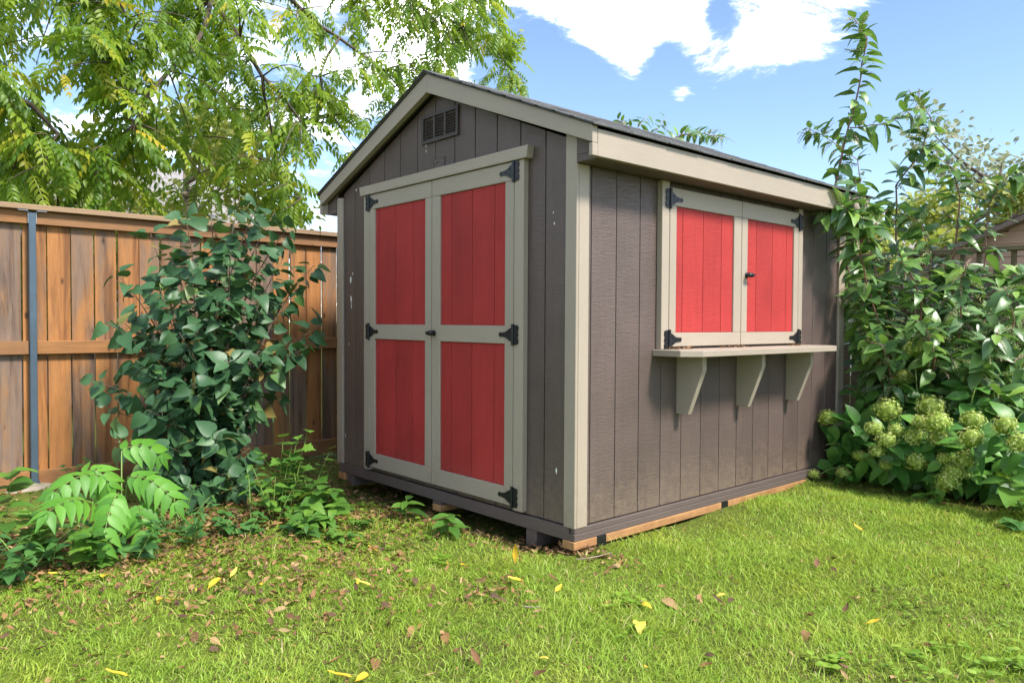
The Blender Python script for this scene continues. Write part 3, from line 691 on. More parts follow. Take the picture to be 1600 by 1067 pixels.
# ------------------------------------------------------------------ neighbours' houses
def house(name, label, x0, x1, y0, y1, eave, ridge, axis, wallm, roofm, ov=.3, lap=.16, faces=('x0', 'y0'), wins=()):
    h = thing(name, label, 'house', ((x0+x1)/2, (y0+y1)/2, 0))
    if axis == 'x':   # ridge runs along x, gables face +-x
        ym = (y0+y1)/2; poly = [(x0, y0, -.1), (x0, y1, -.1), (x0, y1, eave), (x0, ym, ridge), (x0, y0, eave)]; wl = prism('wall', poly, (x1-x0, 0, 0), wallm, h, 0)
        s = (ridge-eave)/(ym-y0)
        for sg in (-1, 1):
            ye = ym+sg*(ym-y0+ov); ze = eave-s*ov
            rf = prism('roof', [(x0-ov, ym+sg*.001, ridge+.02), (x0-ov, ye, ze+.02), (x0-ov, ye, ze+.09), (x0-ov, ym+sg*.001, ridge+.11)], (x1-x0+2*ov, 0, 0), roofm, h, 0)
            bmx = bmesh.new(); n = 12
            for i in range(n):
                a, b = i/n, min(1, (i+1.1)/n)
                ya, yb = ye+(ym-ye)*a, ye+(ym-ye)*b; za, zb = ze+(ridge-ze)*a+.09, ze+(ridge-ze)*b+.09
                bm_prism(bmx, [(x0-ov, ya, za+.001), (x0-ov, yb, zb+.001), (x0-ov, ya, za+.03)], (x1-x0+2*ov, 0, 0))
            link('shingle_course', bm_mesh('shingle_course', bmx, roofm), rf)
    else:
        xm = (x0+x1)/2; poly = [(x0, y0, -.1), (x1, y0, -.1), (x1, y0, eave), (xm, y0, ridge), (x0, y0, eave)]; wl = prism('wall', poly, (0, y1-y0, 0), wallm, h, 0)
        s = (ridge-eave)/(xm-x0)
        for sg in (-1, 1):
            xe = xm+sg*(xm-x0+ov); ze = eave-s*ov
            rf = prism('roof', [(xm+sg*.001, y0-ov, ridge+.02), (xe, y0-ov, ze+.02), (xe, y0-ov, ze+.18), (xm+sg*.001, y0-ov, ridge+.20)], (0, y1-y0+2*ov, 0), roofm, h, 0)
    z = .1; zt = eave if lap else 0
    while z < (ridge if lap else 0):
        if 'x0' in faces:
            a, b = y0, y1
            if z > eave:
                if axis == 'x': t = (ridge-z)/(ridge-eave); ym = (y0+y1)/2; a, b = ym-(ym-y0)*t, ym+(y1-ym)*t
                else: a = b
            if b-a > .2: prism('siding_plank', [(x0-.002, a+.01, z), (x0-.022, a+.01, z+.001), (x0-.006, a+.01, z+lap-.004), (x0-.002, a+.01, z+lap-.004)], (0, b-a-.02, 0), wallm, wl, 0)
        if 'y0' in faces and z < eave-.1:
            prism('siding_plank', [(x0+.01, y0-.002, z), (x0+.01, y0-.022, z+.001), (x0+.01, y0-.006, z+lap-.004), (x0+.01, y0-.002, z+lap-.004)], (x1-x0-.02, 0, 0), wallm, wl, 0)
        z += lap
    for (yy0, yy1, zz0, zz1) in wins:
        w = box('window', (x0-.05, x0-.024, yy0, yy1, zz0, zz1), 'siding_white', h, 0)
        box('pane', (x0-.056, x0-.0505, yy0+.07, yy1-.07, zz0+.07, zz1-.07), 'glass', w, 0)
    return h
house('tan_outbuilding', 'tan sided gabled outbuilding with dark roof edge beyond the grey fence', 9.0, 13.0, -3.6, 2.3, 1.75, 2.95, 'x', 'siding_far', 'roof_dark', .25, .17, ('x0',), ((-2.6, -1.6, .9, 1.9),))
house('white_house', 'white sided house standing beyond the tan outbuilding', 17, 25, -9.0, -.2, 4.3, 6.6, 'x', 'siding_white', 'roof_far', .4, .2, ('x0',), ((-3.2, -2.0, 1.2, 2.6), (-6.4, -5.2, 1.2, 2.6)))
house('white_bungalow', 'low white bungalow glimpsed between shed and pokeweed', 15, 22, 2.2, 9.5, 2.75, 3.5, 'y', 'siding_white', 'roof_far', .3, .2, ('x0',), ((5.2, 6.4, 1.1, 2.2),))
house('grey_roofed_house', 'house with grey shingled roof behind the cedar fence', -7.5, 2.6, 9.0, 16, 2.35, 4.0, 'x', 'siding_grey', 'roof_far', .35, .2, ('y0',))

# ------------------------------------------------------------------ overhanging walnut tree (upper left)
tree = thing('walnut_tree', 'tall tree with drooping feathery leaves overhanging the cedar fence and shed', 'tree', (-4.6, 6.6, 0))
trunk_pts = [(-4.6, 6.6, -.1), (-4.55, 6.6, 1.5), (-4.35, 6.5, 3.0), (-4.1, 6.4, 4.6), (-3.9, 6.4, 6.4), (-3.7, 6.3, 8.2)]
tubes('trunk', [(trunk_pts, [.24, .20, .18, .15, .11, .06])], 'bark', tree, 10)
def px(u, v, y): return on(u, v, 1, y)
limbs = [
    ([Vector((-4.2, 6.45, 3.9)), px(-150, -160, 5.8), px(120, -140, 5.6), px(330, 0, 5.5), px(375, 60, 5.4), px(410, 120, 5.3), px(470, 190, 5.2)], .06),
    ([px(120, -140, 5.6), px(400, -60, 5.9), px(470, 15, 6.0), px(530, 60, 6.1), px(600, 110, 6.2), px(640, 160, 6.2)], .04),
    ([px(400, -60, 5.9), px(560, -40, 6.2), px(680, 20, 6.4), px(760, 60, 6.4), px(800, 110, 6.4)], .035),
    ([Vector((-4.25, 6.45, 3.5)), px(-180, 40, 5.2), px(-20, 125, 5.0), px(50, 165, 4.9), px(90, 210, 4.9), px(70, 260, 4.8)], .04),
    ([px(-20, 125, 5.0), px(20, 160, 5.2), px(40, 230, 5.4), px(10, 290, 5.4)], .02),
    ([px(330, 0, 5.5), px(300, 80, 5.0), px(230, 150, 4.8), px(180, 230, 4.7), px(150, 270, 4.7)], .028),
    ([px(410, 120, 5.3), px(420, 180, 5.5), px(430, 260, 5.6), px(470, 310, 5.6)], .02),
    ([px(530, 60, 6.1), px(500, 120, 5.9), px(520, 180, 5.8), px(560, 240, 5.7)], .02),
    ([Vector((-3.95, 6.4, 5.6)), px(-250, -420, 6.5), px(100, -420, 6.4), px(420, -330, 6.4), px(640, -200, 6.5), px(740, -60, 6.5)], .05),
    ([px(100, -420, 6.4), px(60, -260, 5.8), px(140, -80, 5.4), px(200, 30, 5.1), px(210, 110, 5.0)], .03),
    ([Vector((-3.7, 6.3, 8.0)), px(-300, -900, 7), px(200, -800, 6.8), px(500, -600, 6.6), px(600, -420, 6.6)], .05),
]
lt = []
for pts, r in limbs:
    P2 = []
    for a, b in zip(pts[:-1], pts[1:]):
        P2.append(a); P2.append((a+b)/2+jit(.03))
    P2.append(pts[-1]); lt.append((P2, [r*(1-.8*i/(len(P2)-1)) for i in range(len(P2))]))
for pts, rad in lt: tubes('limb', [(pts, rad)], 'bark', tree, 7)
nodes = [(Vector(p), pts) for pts, rad in lt for p in pts[2:]]
ctp = [compound_tpl(random.choice((11, 13, 15)), random.uniform(.078, .096), random.uniform(.26, .34), .20, random.uniform(.3, .6), 64) for _ in range(7)]
twigs = []; inst = []
def accept(u, v):
    if u > 800+ (20 if 30 < v < 140 else -15): return False
    if v > 335: return False
    if u > 690 and v > 150: return False
    return True
cnt = 0
while cnt < 345:
    if cnt < 40: u, v = random.uniform(690, 818), random.uniform(-40, 140)
    elif cnt < 250: u, v = random.uniform(-40, 815), random.uniform(-60, 330)
    else: u, v = random.uniform(-600, 760), random.uniform(-800, 60)
    if v > -60 and u > -60 and not accept(u, v): continue
    if 480 < u < 560 and 60 < v < 130 and random.random() < .3: continue
    yp = random.uniform(4.3, 6.9) if u < 500 else random.uniform(5.2, 7.2)
    e = px(u, v, yp); cnt += 1
    if e.z < 1.9: continue
    nb = min(nodes, key=lambda q: (q[0]-e).length+(.6 if q[0].z < e.z else 0))[0]
    ln = (e-nb).length
    if ln > 1.6: nb = e+(nb-e).normalized()*1.3
    tw = curve(nb, e, Vector((0, 0, .10*ln))+jit(.05), 6); twigs.append((tw, [.011, .009, .008, .006, .005, .003]))
    for i in range(1, 6):
        for s in (-1, 1):
            if random.random() < .10: continue
            p = tw[i]+jit(.03); d = (tw[i]-tw[i-1]).normalized()
            sd = d.cross(Vector((0, 0, 1)))
            if sd.length < .1: sd = Vector((1, 0, 0))
            sd = sd.normalized()*s
            dd = sd*random.uniform(.5, 1)+d*random.uniform(.1, .7)+Vector((0, 0, random.uniform(-.65, .15)))
            inst.append((frame(p, dd, (0, 0, 1), random.uniform(-.5, .5), random.uniform(.6, 1.2)), random.randrange(7)))
tw_o = tubes('twigs', twigs, 'twig', tree, 4); tw_o['kind'] = 'stuff'
emit(tree, 'leaf', inst, ctp, 'tree', 300)

# background trees: tapered trunk, limbs, leaf-sized faces in clumps
lfl = leaf_tpl([(.3, .2), (.34, .5), (.2, .8)], 1, .2, .2)
def bg_tree(name, label, x, y, h, r, mat, seed, nleaf=6000, size=.11, low=.25, barkm='bark', group='trees beyond the fences'):
    rs = random.Random(seed); nr = np.random.default_rng(seed)
    t = thing(name, label, 'tree', (x, y, 0), group)
    lst = [([(x, y, -.1), (x+.1, y, h*.3), (x+.05, y+.1, h*.6), (x, y, h*.8)], [.028*h, .022*h, .012*h, .003*h])]
    cl = []
    for i in range(16):
        a = rs.uniform(0, 2*PI); zz = h*rs.uniform(low+.05, .95); rr = r*math.sqrt(max(.05, 1-((zz/h-.6)/.45)**2))*rs.uniform(.35, .95)
        c = Vector((x+rr*math.cos(a), y+rr*math.sin(a), zz)); cl.append((c, r*rs.uniform(.28, .48)))
        lst.append((curve((x, y, max(h*.2, zz-rr*.8)), c, (0, 0, -.1*rr), 4), [.010*h, .007*h, .004*h, .002*h]))
    tubes('trunk', lst, barkm, t, 6)
    V = []; T = []; Rn = []; o = 0
    for i in range(nleaf):
        c, cr_ = cl[i % len(cl)]
        d = nr.normal(size=3); d /= np.linalg.norm(d); p = np.array(c)+d*cr_*nr.uniform(.3, 1.1)*np.array([1, 1, .75])
        A = np.array(frame(Vector(p), Vector(d+nr.normal(size=3)*.6-np.array([0, 0, .4])), (0, 0, 1), rs.uniform(-1, 1), size*rs.uniform(.6, 1.3)))
        V.append(lfl[0]@A[:3, :3].T+A[:3, 3]); T.append(lfl[1]+o); o += len(lfl[0]); Rn.append(np.full(len(lfl[0]), rs.random()))
    cw = link('crown', mesh_tris('crown', np.concatenate(V), np.concatenate(T), mat, np.concatenate(Rn)), t); cw['kind'] = 'stuff'
bg_tree('leafy_tree', 'yellow green tree with pale trunk behind the shed gable', 0.75, 8.2, 4.6, 1.7, 'treeyel', 1, 5200, .11, .2, 'bark_pale')
bg_tree('leafy_tree', 'light green round tree beyond the blue fence post', -3.2, 8.3, 3.6, 1.5, 'treedk', 2, 4500, .11, .3)
bg_tree('leafy_tree', 'broad light green tree beyond the lilac and cedar fence', -.9, 7.6, 3.3, 1.2, 'treedk', 3, 4200, .10, .3)
bg_tree('leafy_tree', 'yellow leaved tree above the tan outbuilding roof', 14.6, 2.6, 4.6, 1.5, 'treeyel', 4, 4500, .15, .3)
bg_tree('leafy_tree', 'low yellow tree seen through pokeweed stems', 10.8, 3.3, 3.0, 1.0, 'treeyel', 5, 3500, .12, .3)
bg_tree('leafy_tree', 'tall sparse greyish tree behind the pokeweed', 19.0, 3.4, 6.6, 2.4, 'treegrey', 6, 2600, .17, .3)

# ------------------------------------------------------------------ lilac bush
def bush_shoots(base, tips, plane, spread, rad, bend=.25):
    out = []
    for (u, v, dy) in tips:
        tip = px(u, v, plane+dy); b = Vector((base[0]+random.uniform(-spread, spread), base[1]+random.uniform(-spread, spread), 0)); b.z = G(b.x, b.y)-.02
        h = tip.z-b.z; side = Vector((tip.x-b.x, tip.y-b.y, 0))
        out.append(curve(b, tip, -side*bend*random.uniform(.6, 1.2)+Vector((0, 0, h*.06)), 9))
    return out
lil = thing('lilac_bush', 'dark green lilac bush with heart shaped leaves in front of the cedar fence', 'bush', (-1.02, 2.45, G(-1.02, 2.45)))
tips = [(195, 505, 0), (165, 500, -.1), (150, 595, 0), (185, 430, .2), (235, 365, .1), (290, 335, .1), (330, 345, -.2), (375, 305, .1), (400, 325, -.1), (430, 330, .2), (455, 350, .1), (445, 400, -.1),
        (490, 415, .1), (470, 445, 0), (510, 502, -.1), (480, 540, -.2), (420, 555, -.3), (435, 620, .0), (400, 640, -.2), (360, 390, -.3), (300, 420, -.3), (250, 450, -.2), (340, 470, -.4), (400, 460, -.3), (280, 520, -.4), (210, 560, -.2),
        (170, 640, 0), (180, 690, -.1), (230, 640, -.3), (300, 600, -.45), (360, 560, -.45), (390, 700, -.2), (340, 680, -.45), (270, 700, -.4), (220, 720, -.2), (300, 760, -.4), (370, 760, -.35), (410, 750, -.1), (250, 590, -.3), (330, 390, .1), (265, 400, .1), (350, 740, -.4),
        (320, 560, .1), (380, 500, .1), (240, 500, .1), (330, 640, 0), (260, 660, 0), (420, 480, .1), (380, 430, .0)]
sh = bush_shoots((-1.02, 2.45), tips, 2.45, .14, .01)
for i, s in enumerate(sh):
    if i % 6 == 0: tubes('stem', [(s, [.017*(1-.85*k/8) for k in range(9)])], 'twig', lil, 6)
st = tubes('branches', [(s, [.011*(1-.8*k/8) for k in range(9)]) for i, s in enumerate(sh) if i % 6], 'twig', lil, 5)
ltp = [leaf_tpl(HEART, .110, d, f, .28, w) for d, f, w in ((.25, .2, .01), (.4, .12, .02), (.15, .35, .015), (.6, .3, .03), (.1, .55, .02), (-.15, .3, .02))]
inst = []
for s in sh:
    n0 = 2.6
    for i in np.linspace(n0, 8, 27):
        k = min(int(i), 7); p = s[k].lerp(s[k+1], i-k); d = (s[k+1]-s[k]).normalized()
        a0 = random.uniform(0, PI)
        for s2 in (0, PI):
            if random.random() < .22: continue
            ax = d.orthogonal().normalized(); ax.rotate(Matrix.Rotation(a0+s2+random.uniform(-.4, .4), 3, d))
            dd = ax*1.0+d*.25+Vector((0, 0, random.uniform(-.6, .25)))
            toward = Vector((-.35, -.8, .0))
            if dd.dot(toward) < -.5: dd = dd+toward*.7
            inst.append((frame(p+dd.normalized()*.035, dd, Vector((-.2, -.55, .8))+jit(.35), random.uniform(-.9, .9), random.uniform(.6, 1.2)), random.randrange(6)))
emit(lil, 'leaf', inst, ltp, 'lilac', 300)
print('lilac', len(inst))

# ------------------------------------------------------------------ pokeweed (right) and the spray behind the roof
ptp = [leaf_tpl(OVAL, .17, d, f, .12, w) for d, f, w in ((.3, .25, .0), (.5, .2, .02), (.2, .35, .02), (.7, .3, .02))]
def raceme_tpl(seed, n=22, L=.13):
    rs = random.Random(seed); V = []; T = []
    oc = np.array([(1, 0, 0), (-1, 0, 0), (0, 1, 0), (0, -1, 0), (0, 0, 1), (0, 0, -1)], float)
    ot = np.array([(0, 2, 4), (2, 1, 4), (1, 3, 4), (3, 0, 4), (2, 0, 5), (1, 2, 5), (3, 1, 5), (0, 3, 5)])
    o = 0
    for i in range(n):
        t = i/(n-1); a = i*2.4; r = .0125*(1-.55*t); y = L*(.12+.88*t)
        c = np.array((r*math.cos(a), y, r*math.sin(a)-.4*y*y/L)); V.append(oc*(.0062*(1-.45*t))+c); T.append(ot+o); o += 6
    w = .0018; ns = 5
    for i in range(ns):
        y = L*i/(ns-1); V.append(np.array([(-w, y, -.4*y*y/L), (w, y, -.4*y*y/L)]))
    for i in range(ns-1): a = o+2*i; T.append(np.array([(a, a+1, a+3), (a, a+3, a+2)]))
    return np.concatenate(V), np.concatenate(T)
rtp = [raceme_tpl(i) for i in range(3)]
def poke(t, stems, side, nper=1.0, lsz=1.0, rac=.35, limit=300, front=None):
    inst = []; rin = []
    for pts, r, dens in stems:
        P2 = []
        for a, b in zip(pts[:-1], pts[1:]): P2 += [a, (a*.67+b*.33)+jit(.008), (a*.33+b*.67)+jit(.008)]
        P2.append(pts[-1]); n = len(P2)
        tubes('stem', [(P2, [r*(1-.75*k/(n-1)) for k in range(n)])], 'red_stem', t, 6)
        total = sum((b-a).length for a, b in zip(P2[:-1], P2[1:])); m = int(total*dens*nper)
        for i in range(m):
            f = (i+random.random()*.6)/m*(n-1); k = min(int(f), n-2); p = P2[k].lerp(P2[k+1], f-k); d = (P2[k+1]-P2[k]).normalized()
            ax = d.orthogonal().normalized(); ax.rotate(Matrix.Rotation(i*2.4+random.uniform(-.5, .5), 3, d))
            dd = ax+d*.35+Vector((0, 0, random.uniform(-.75, .2)))
            if front is not None and dd.dot(front) < -.4: dd = dd+front*.6
            taper = 1-.30*(f/(n-1))**2
            if random.random() < rac: rin.append((frame(p, ax+d*.5+Vector((0, 0, random.uniform(-.9, .2))), (0, 0, 1), 0, random.uniform(.8, 1.25)), random.randrange(3)))
            inst.append((frame(p+dd.normalized()*.012, dd, Vector((-.1, -.2, .9)), random.uniform(-.6, .6), lsz*taper*random.uniform(.65, 1.15)), random.randrange(4)))
    emit(t, 'leaf', inst, ptp, 'poke', limit)
    emit(t, 'berry_cluster', rin, rtp, 'berry', 200)
    print('poke', len(inst), len(rin))
PB = Vector((3.65, -.35, G(3.65, -.35)))
pk = thing('pokeweed', 'tall pokeweed with reddish stems and berry spikes rising above the shed corner', 'plant', PB)
def base(dx, dy): return Vector((PB.x+dx, PB.y+dy, G(PB.x+dx, PB.y+dy)-.02))
Q = lambda u, v, x: on(u, v, 0, x)
stems = [
    ([base(-.1, .1), Q(1370, 560, 3.5), Q(1330, 400, 3.35), Q(1305, 290, 3.3), Q(1328, 190, 3.3), Q(1345, 120, 3.3), Q(1355, 60, 3.3), Q(1333, 28, 3.3)], .014, 30),
    ([Q(1328, 200, 3.3), Q(1375, 195, 3.3), Q(1410, 180, 3.3), Q(1438, 165, 3.3)], .005, 40),
    ([base(.05, .0), Q(1420, 520, 3.6), Q(1400, 380, 3.6), Q(1400, 290, 3.6), Q(1440, 240, 3.6), Q(1455, 185, 3.6), Q(1420, 140, 3.6)], .011, 34),
    ([base(.1, -.1), Q(1470, 520, 3.7), Q(1490, 400, 3.7), Q(1500, 310, 3.65), Q(1490, 265, 3.6), Q(1450, 235, 3.6)], .011, 32),
    ([base(.1, -.15), Q(1530, 500, 3.8), Q(1540, 400, 3.8), Q(1545, 320, 3.8), Q(1575, 275, 3.8), Q(1610, 265, 3.8)], .009, 32),
    ([base(-.1, .0), Q(1340, 500, 3.3), Q(1325, 420, 3.2), Q(1312, 350, 3.15), Q(1285, 335, 3.1)], .008, 30),
    ([base(-.25, -.15), Q(1362, 470, 3.0), Q(1342, 390, 2.78), Q(1330, 335, 2.64), Q(1312, 322, 2.58), Q(1285, 338, 2.52)], .008, 36),
    ([Q(1342, 390, 2.78), Q(1352, 345, 2.80), Q(1350, 310, 2.82), Q(1335, 280, 2.85)], .006, 48),
    ([Q(1345, 380, 2.78), Q(1368, 350, 2.85), Q(1385, 330, 2.9)], .006, 44),
    ([Q(1352, 345, 2.80), Q(1340, 330, 2.72), Q(1322, 350, 2.68)], .005, 48),
    ([base(0, 0), Q(1390, 520, 3.4), Q(1370, 430, 3.4), Q(1350, 350, 3.4), Q(1340, 250, 3.4), Q(1290, 215, 3.4), Q(1262, 200, 3.4)], .008, 34),
    ([base(0, -.1), Q(1430, 560, 3.3), Q(1440, 470, 3.2), Q(1420, 420, 3.1), Q(1400, 400, 3.0)], .010, 30),
    ([base(0, -.2), Q(1480, 600, 3.3), Q(1500, 520, 3.2), Q(1500, 450, 3.1), Q(1510, 410, 3.0)], .010, 30),
    ([base(-.1, -.1), Q(1380, 620, 3.2), Q(1370, 540, 3.1), Q(1350, 480, 3.05), Q(1340, 440, 3.0)], .010, 30),
    ([base(.1, -.3), Q(1540, 640, 3.4), Q(1570, 560, 3.3), Q(1585, 500, 3.2), Q(1570, 450, 3.2)], .010, 30),
    ([base(.1, -.3), Q(1560, 660, 3.3), Q(1590, 600, 3.1), Q(1605, 550, 3.0)], .009, 32),
    ([base(0, -.2), Q(1450, 620, 3.1), Q(1460, 560, 2.95), Q(1450, 520, 2.85), Q(1430, 500, 2.8)], .009, 36),
    ([base(-.1, -.1), Q(1400, 640, 3.0), Q(1390, 580, 2.9), Q(1380, 540, 2.85), Q(1350, 530, 2.8)], .009, 36),
    ([base(.05, -.3), Q(1510, 640, 3.0), Q(1530, 580, 2.9), Q(1540, 540, 2.85), Q(1560, 520, 2.8)], .009, 36),
    ([base(-.1, 0), Q(1370, 600, 3.2), Q(1345, 520, 3.1), Q(1330, 470, 3.1), Q(1325, 430, 3.1)], .008, 36),
    ([base(.0, 0), Q(1450, 500, 3.6), Q(1455, 400, 3.55), Q(1440, 350, 3.5), Q(1410, 330, 3.5)], .008, 28),
]
for i in range(46):
    u, v = random.uniform(1325, 1615), random.uniform(395, 620); X0 = 3.55-.75*sstep(400, 640, v)+random.uniform(-.1, .35)
    e = Q(u, v, float(X0)); b = base(random.uniform(-.25, .25), random.uniform(-.35, .25)); b.y += (e.y-b.y)*.5; mid = (b+e)/2+Vector((.15, 0, .15)); stems.append(([b, mid, e*.75+mid*.25+Vector((0, 0, .06)), e], .007, 24))
poke(pk, stems, None, .95, 1.12, .30, 300, Vector((-.7, -.6, .1)))
PB2 = Vector((2.2, 3.0, 0))
pk2 = thing('pokeweed', 'leafy pokeweed spray showing just above the shed roof', 'plant', (2.2, 2.95, G(2.2, 2.95)))
q_ = lambda u, v: on(u, v, 1, 2.95)
b2 = Vector((2.2, 2.95, G(2.2, 2.95)-.02))
poke(pk2, [([b2, Vector((2.3, 2.95, 1.4)), q_(1010, 235), q_(985, 200), q_(965, 188)], .014, 16), ([b2+Vector((.05, 0, 0)), Vector((2.6, 2.95, 1.4)), q_(1030, 235), q_(1065, 210), q_(1095, 208), q_(1133, 215)], .014, 20),
           ([q_(1010, 235), q_(1025, 205), q_(1040, 182)], .006, 26), ([q_(985, 215), q_(1000, 195), q_(1012, 178)], .006, 26)], None, 1.0, .9, .3, 120)

# ------------------------------------------------------------------ hydrangea
def head_tpl(seed, n=190):
    rs = random.Random(seed); V = []; T = []; o = 0; RN = []
    for i in range(n):
        z = max(-1, min(1, 1-2*(i+.5)/n+rs.uniform(-.06, .06))); ph = i*2.39996+rs.uniform(-.35, .35); r = math.sqrt(1-z*z)
        if z < -.75: continue
        d = Vector((r*math.cos(ph), r*math.sin(ph), z)); p = d*(1+rs.uniform(-.22, .10)); p.z *= .86
        fl = rs.uniform(.25, .99)
        F4 = np.array(frame(p, d.orthogonal(), d+jit(.35), rs.uniform(-.4, .4), 1.0)); roll = rs.uniform(0, PI)
        for k in range(4):
            a = roll+k*PI/2; s = rs.uniform(.115, .16)
            pts = np.array([(0, 0, 0), (s*.55*math.cos(a-.5), s*.55*math.sin(a-.5), .02), (s*math.cos(a), s*math.sin(a), .035), (s*.55*math.cos(a+.5), s*.55*math.sin(a+.5), .02)])
            R3 = F4[:3, :3]; q = pts[:, [0, 1, 2]]@R3.T+F4[:3, 3]; V.append(q); T.append(np.array([(0, 1, 2), (0, 2, 3)])+o); o += 4; RN.append(np.full(4, fl))
    bm = bmesh.new(); bmesh.ops.create_icosphere(bm, subdivisions=2, radius=.80); bm.verts.ensure_lookup_table(); RN.append(np.zeros(len(bm.verts)))
    V.append(np.array([(v.co.x, v.co.y, v.co.z*.86) for v in bm.verts])); T.append(np.array([[v.index for v in f.verts] for f in bm.faces])+o); bm.free()
    return np.concatenate(V), np.concatenate(T), np.concatenate(RN)
hyd = thing('hydrangea_bush', 'hydrangea bush with round lime green flower heads beside the shed', 'bush', (2.95, -.75, G(2.95, -.75)))
heads = [(1293, 653, 17), (1388, 642, 25), (1456, 636, 26), (1464, 660, 24), (1427, 683, 20), (1467, 683, 21), (1438, 660, 16), (1520, 657, 21), (1517, 685, 22), (1570, 665, 21), (1594, 692, 23), (1433, 720, 22), (1475, 716, 13), (1508, 718, 20),
         (1510, 741, 11), (1370, 705, 14), (1384, 727, 11), (1386, 688, 18), (1480, 752, 21), (1490, 738, 18), (1365, 670, 16), (1317, 739, 12), (1272, 741, 11), (1410, 590, 20), (1430, 545, 19), (1343, 712, 11), (1400, 672, 14)]
htp = [head_tpl(i) for i in range(3)]
hin = []; hstems = []
def hplane(u, v): return 2.62+(.18 if v < 660 else 0)+(.35 if v < 600 else 0)+random.uniform(-.08, .08)-.1*max(0, (u-1500)/100)
for u, v, r in heads:
    X0 = hplane(u, v)-.16; p = on(u, v, 0, X0); dist = (p-Vector(CAM)).dot(Vector(FWD)); s = .9*r/F_PX*dist
    hin.append((Matrix.Translation(p) @ Matrix.Rotation(random.uniform(0, 6), 4, 'Z') @ Matrix.Rotation(random.uniform(-.5, .3), 4, 'Y') @ Matrix.Scale(s, 4), random.randrange(3)))
    b = Vector((3.0+random.uniform(-.15, .35), -.75+(p.y+.75)*.45+random.uniform(-.1, .1), 0)); b.z = G(b.x, b.y)-.02
    hstems.append(curve(b, p-Vector((0, 0, s*.5)), Vector((-.05, 0, .12)), 7))
emit(hyd, 'flower_head', hin, htp, 'flower', 300)
# leafy side shoots fill the bush
for i in range(170):
    u = random.uniform(1285, 1610); lo = 770 if u < 1500 else 800; v = random.uniform(585 if u > 1330 else 640, lo-15)
    X0 = hplane(u, v)+random.uniform(.0, .5); p = on(u, v, 0, X0)
    if p.z < .06: continue
    b = Vector((3.05+random.uniform(-.2, .35), -.75+(p.y+.75)*.6+random.uniform(-.1, .1), 0)); b.z = G(b.x, b.y)-.02
    hstems.append(curve(b, p, Vector((-.05, 0, .10)), 7))
bs = tubes('stems', [(s, [.007*(1-.5*k/6) for k in range(7)]) for s in hstems], 'green_stem', hyd, 5)
hlt = [leaf_tpl(WIDE, .15, d, f, .1, w) for d, f, w in ((.3, .2, .01), (.45, .15, .02), (.2, .3, .015), (.6, .22, .02))]
inst = []
for s in hstems:
    for i in np.linspace(1.6, 5.9, 7):
        k = min(int(i), 5); p = s[k].lerp(s[k+1], i-k); d = (s[k+1]-s[k]).normalized(); a0 = random.uniform(0, PI)
        if p.z < .05: continue
        for s2 in (0, PI):
            if random.random() < .15: continue
            ax = d.orthogonal().normalized(); ax.rotate(Matrix.Rotation(a0+s2+random.uniform(-.3, .3), 3, d))
            dd = ax+d*.2+Vector((0, 0, random.uniform(-.4, .1))); fr = Vector((-.75, -.5, 0))
            if dd.dot(fr) < -.4: dd = dd+fr*.6
            inst.append((frame(p+dd.normalized()*.02, dd, Vector((-.35, -.3, .8)), random.uniform(-.4, .4), random.uniform(.6, 1.1)), random.randrange(4)))
def hides(m):
    c = np.array(m @ Vector((0, .075, 0)))-CAM; f = c@FWD; uu = 800+F_PX*(c@RGT)/f; vv = 533.5-F_PX*(c@UPV)/f
    return any((uu-u)**2+(vv-v)**2 < (r*.78)**2 for u, v, r in heads) and random.random() < .9
inst = [q for q in inst if not hides(q[0])]
inst = [q for q in inst if q[0].translation.z > .06 and not (q[0].translation.x < 3.12 and q[0].translation.y > -.07)]
emit(hyd, 'leaf', inst, hlt, 'hyd', 300)
print('hyd', len(inst))

# ------------------------------------------------------------------ seedlings and weeds along the fence
def sumac(label, u, v, gy_hint, fronds, h, leafl, seed):
    random.seed(seed)
    b = on(u, v, 2, .02); b.z = G(b.x, b.y)
    t = thing('sumac_seedling', label, 'plant', b, 'bright feathery seedlings in the fence bed')
    tp, tt = leaf_tpl([(.14, .08), (.21, .30), (.15, .58), (.06, .82)], 1, .3, .25)
    me = mesh_tris('leaflet', tp, tt, 'sumac')
    for (fu, fv, dy, eu, ev, n) in fronds:
        p = px(fu, fv, b.y+dy); e = px(eu, ev, b.y+dy-random.uniform(.05, .2))
        stalk = curve(b-Vector((0, 0, .02)), p, Vector((0, 0, .05)), 6); rach = curve(p, e, Vector((0, 0, .045)), 8)
        lf_ = tubes('leaf', [(stalk+rach[1:], [.005*(1-.75*k/12) for k in range(13)])], 'green_stem', t, 5)
        ln = (e-p).length
        for i in range(n):
            f = .5+6.4*i/(n-1); k = min(int(f), 6); q = rach[k].lerp(rach[k+1], f-k); d = (rach[k+1]-rach[k]).normalized()
            sd = d.cross(Vector((-.25, -.6, .75))).normalized(); up = sd.cross(d)
            s = leafl*(.7+.45*math.sin(PI*(i+.6)/(n+.3)))
            for sg in (-1, 1):
                dd = sd*sg+d*(.35+.5*i/n)+Vector((0, 0, -.35+random.uniform(-.12, .1)))
                link('leaflet', me, lf_, frame(q, dd, up, random.uniform(-.25, .25), s*random.uniform(.9, 1.1)))
        d = (rach[-1]-rach[-2]).normalized(); link('leaflet', me, lf_, frame(rach[-1], d+Vector((0, 0, -.3)), Vector((-.2, -.5, .8)), 0, leafl*.85))
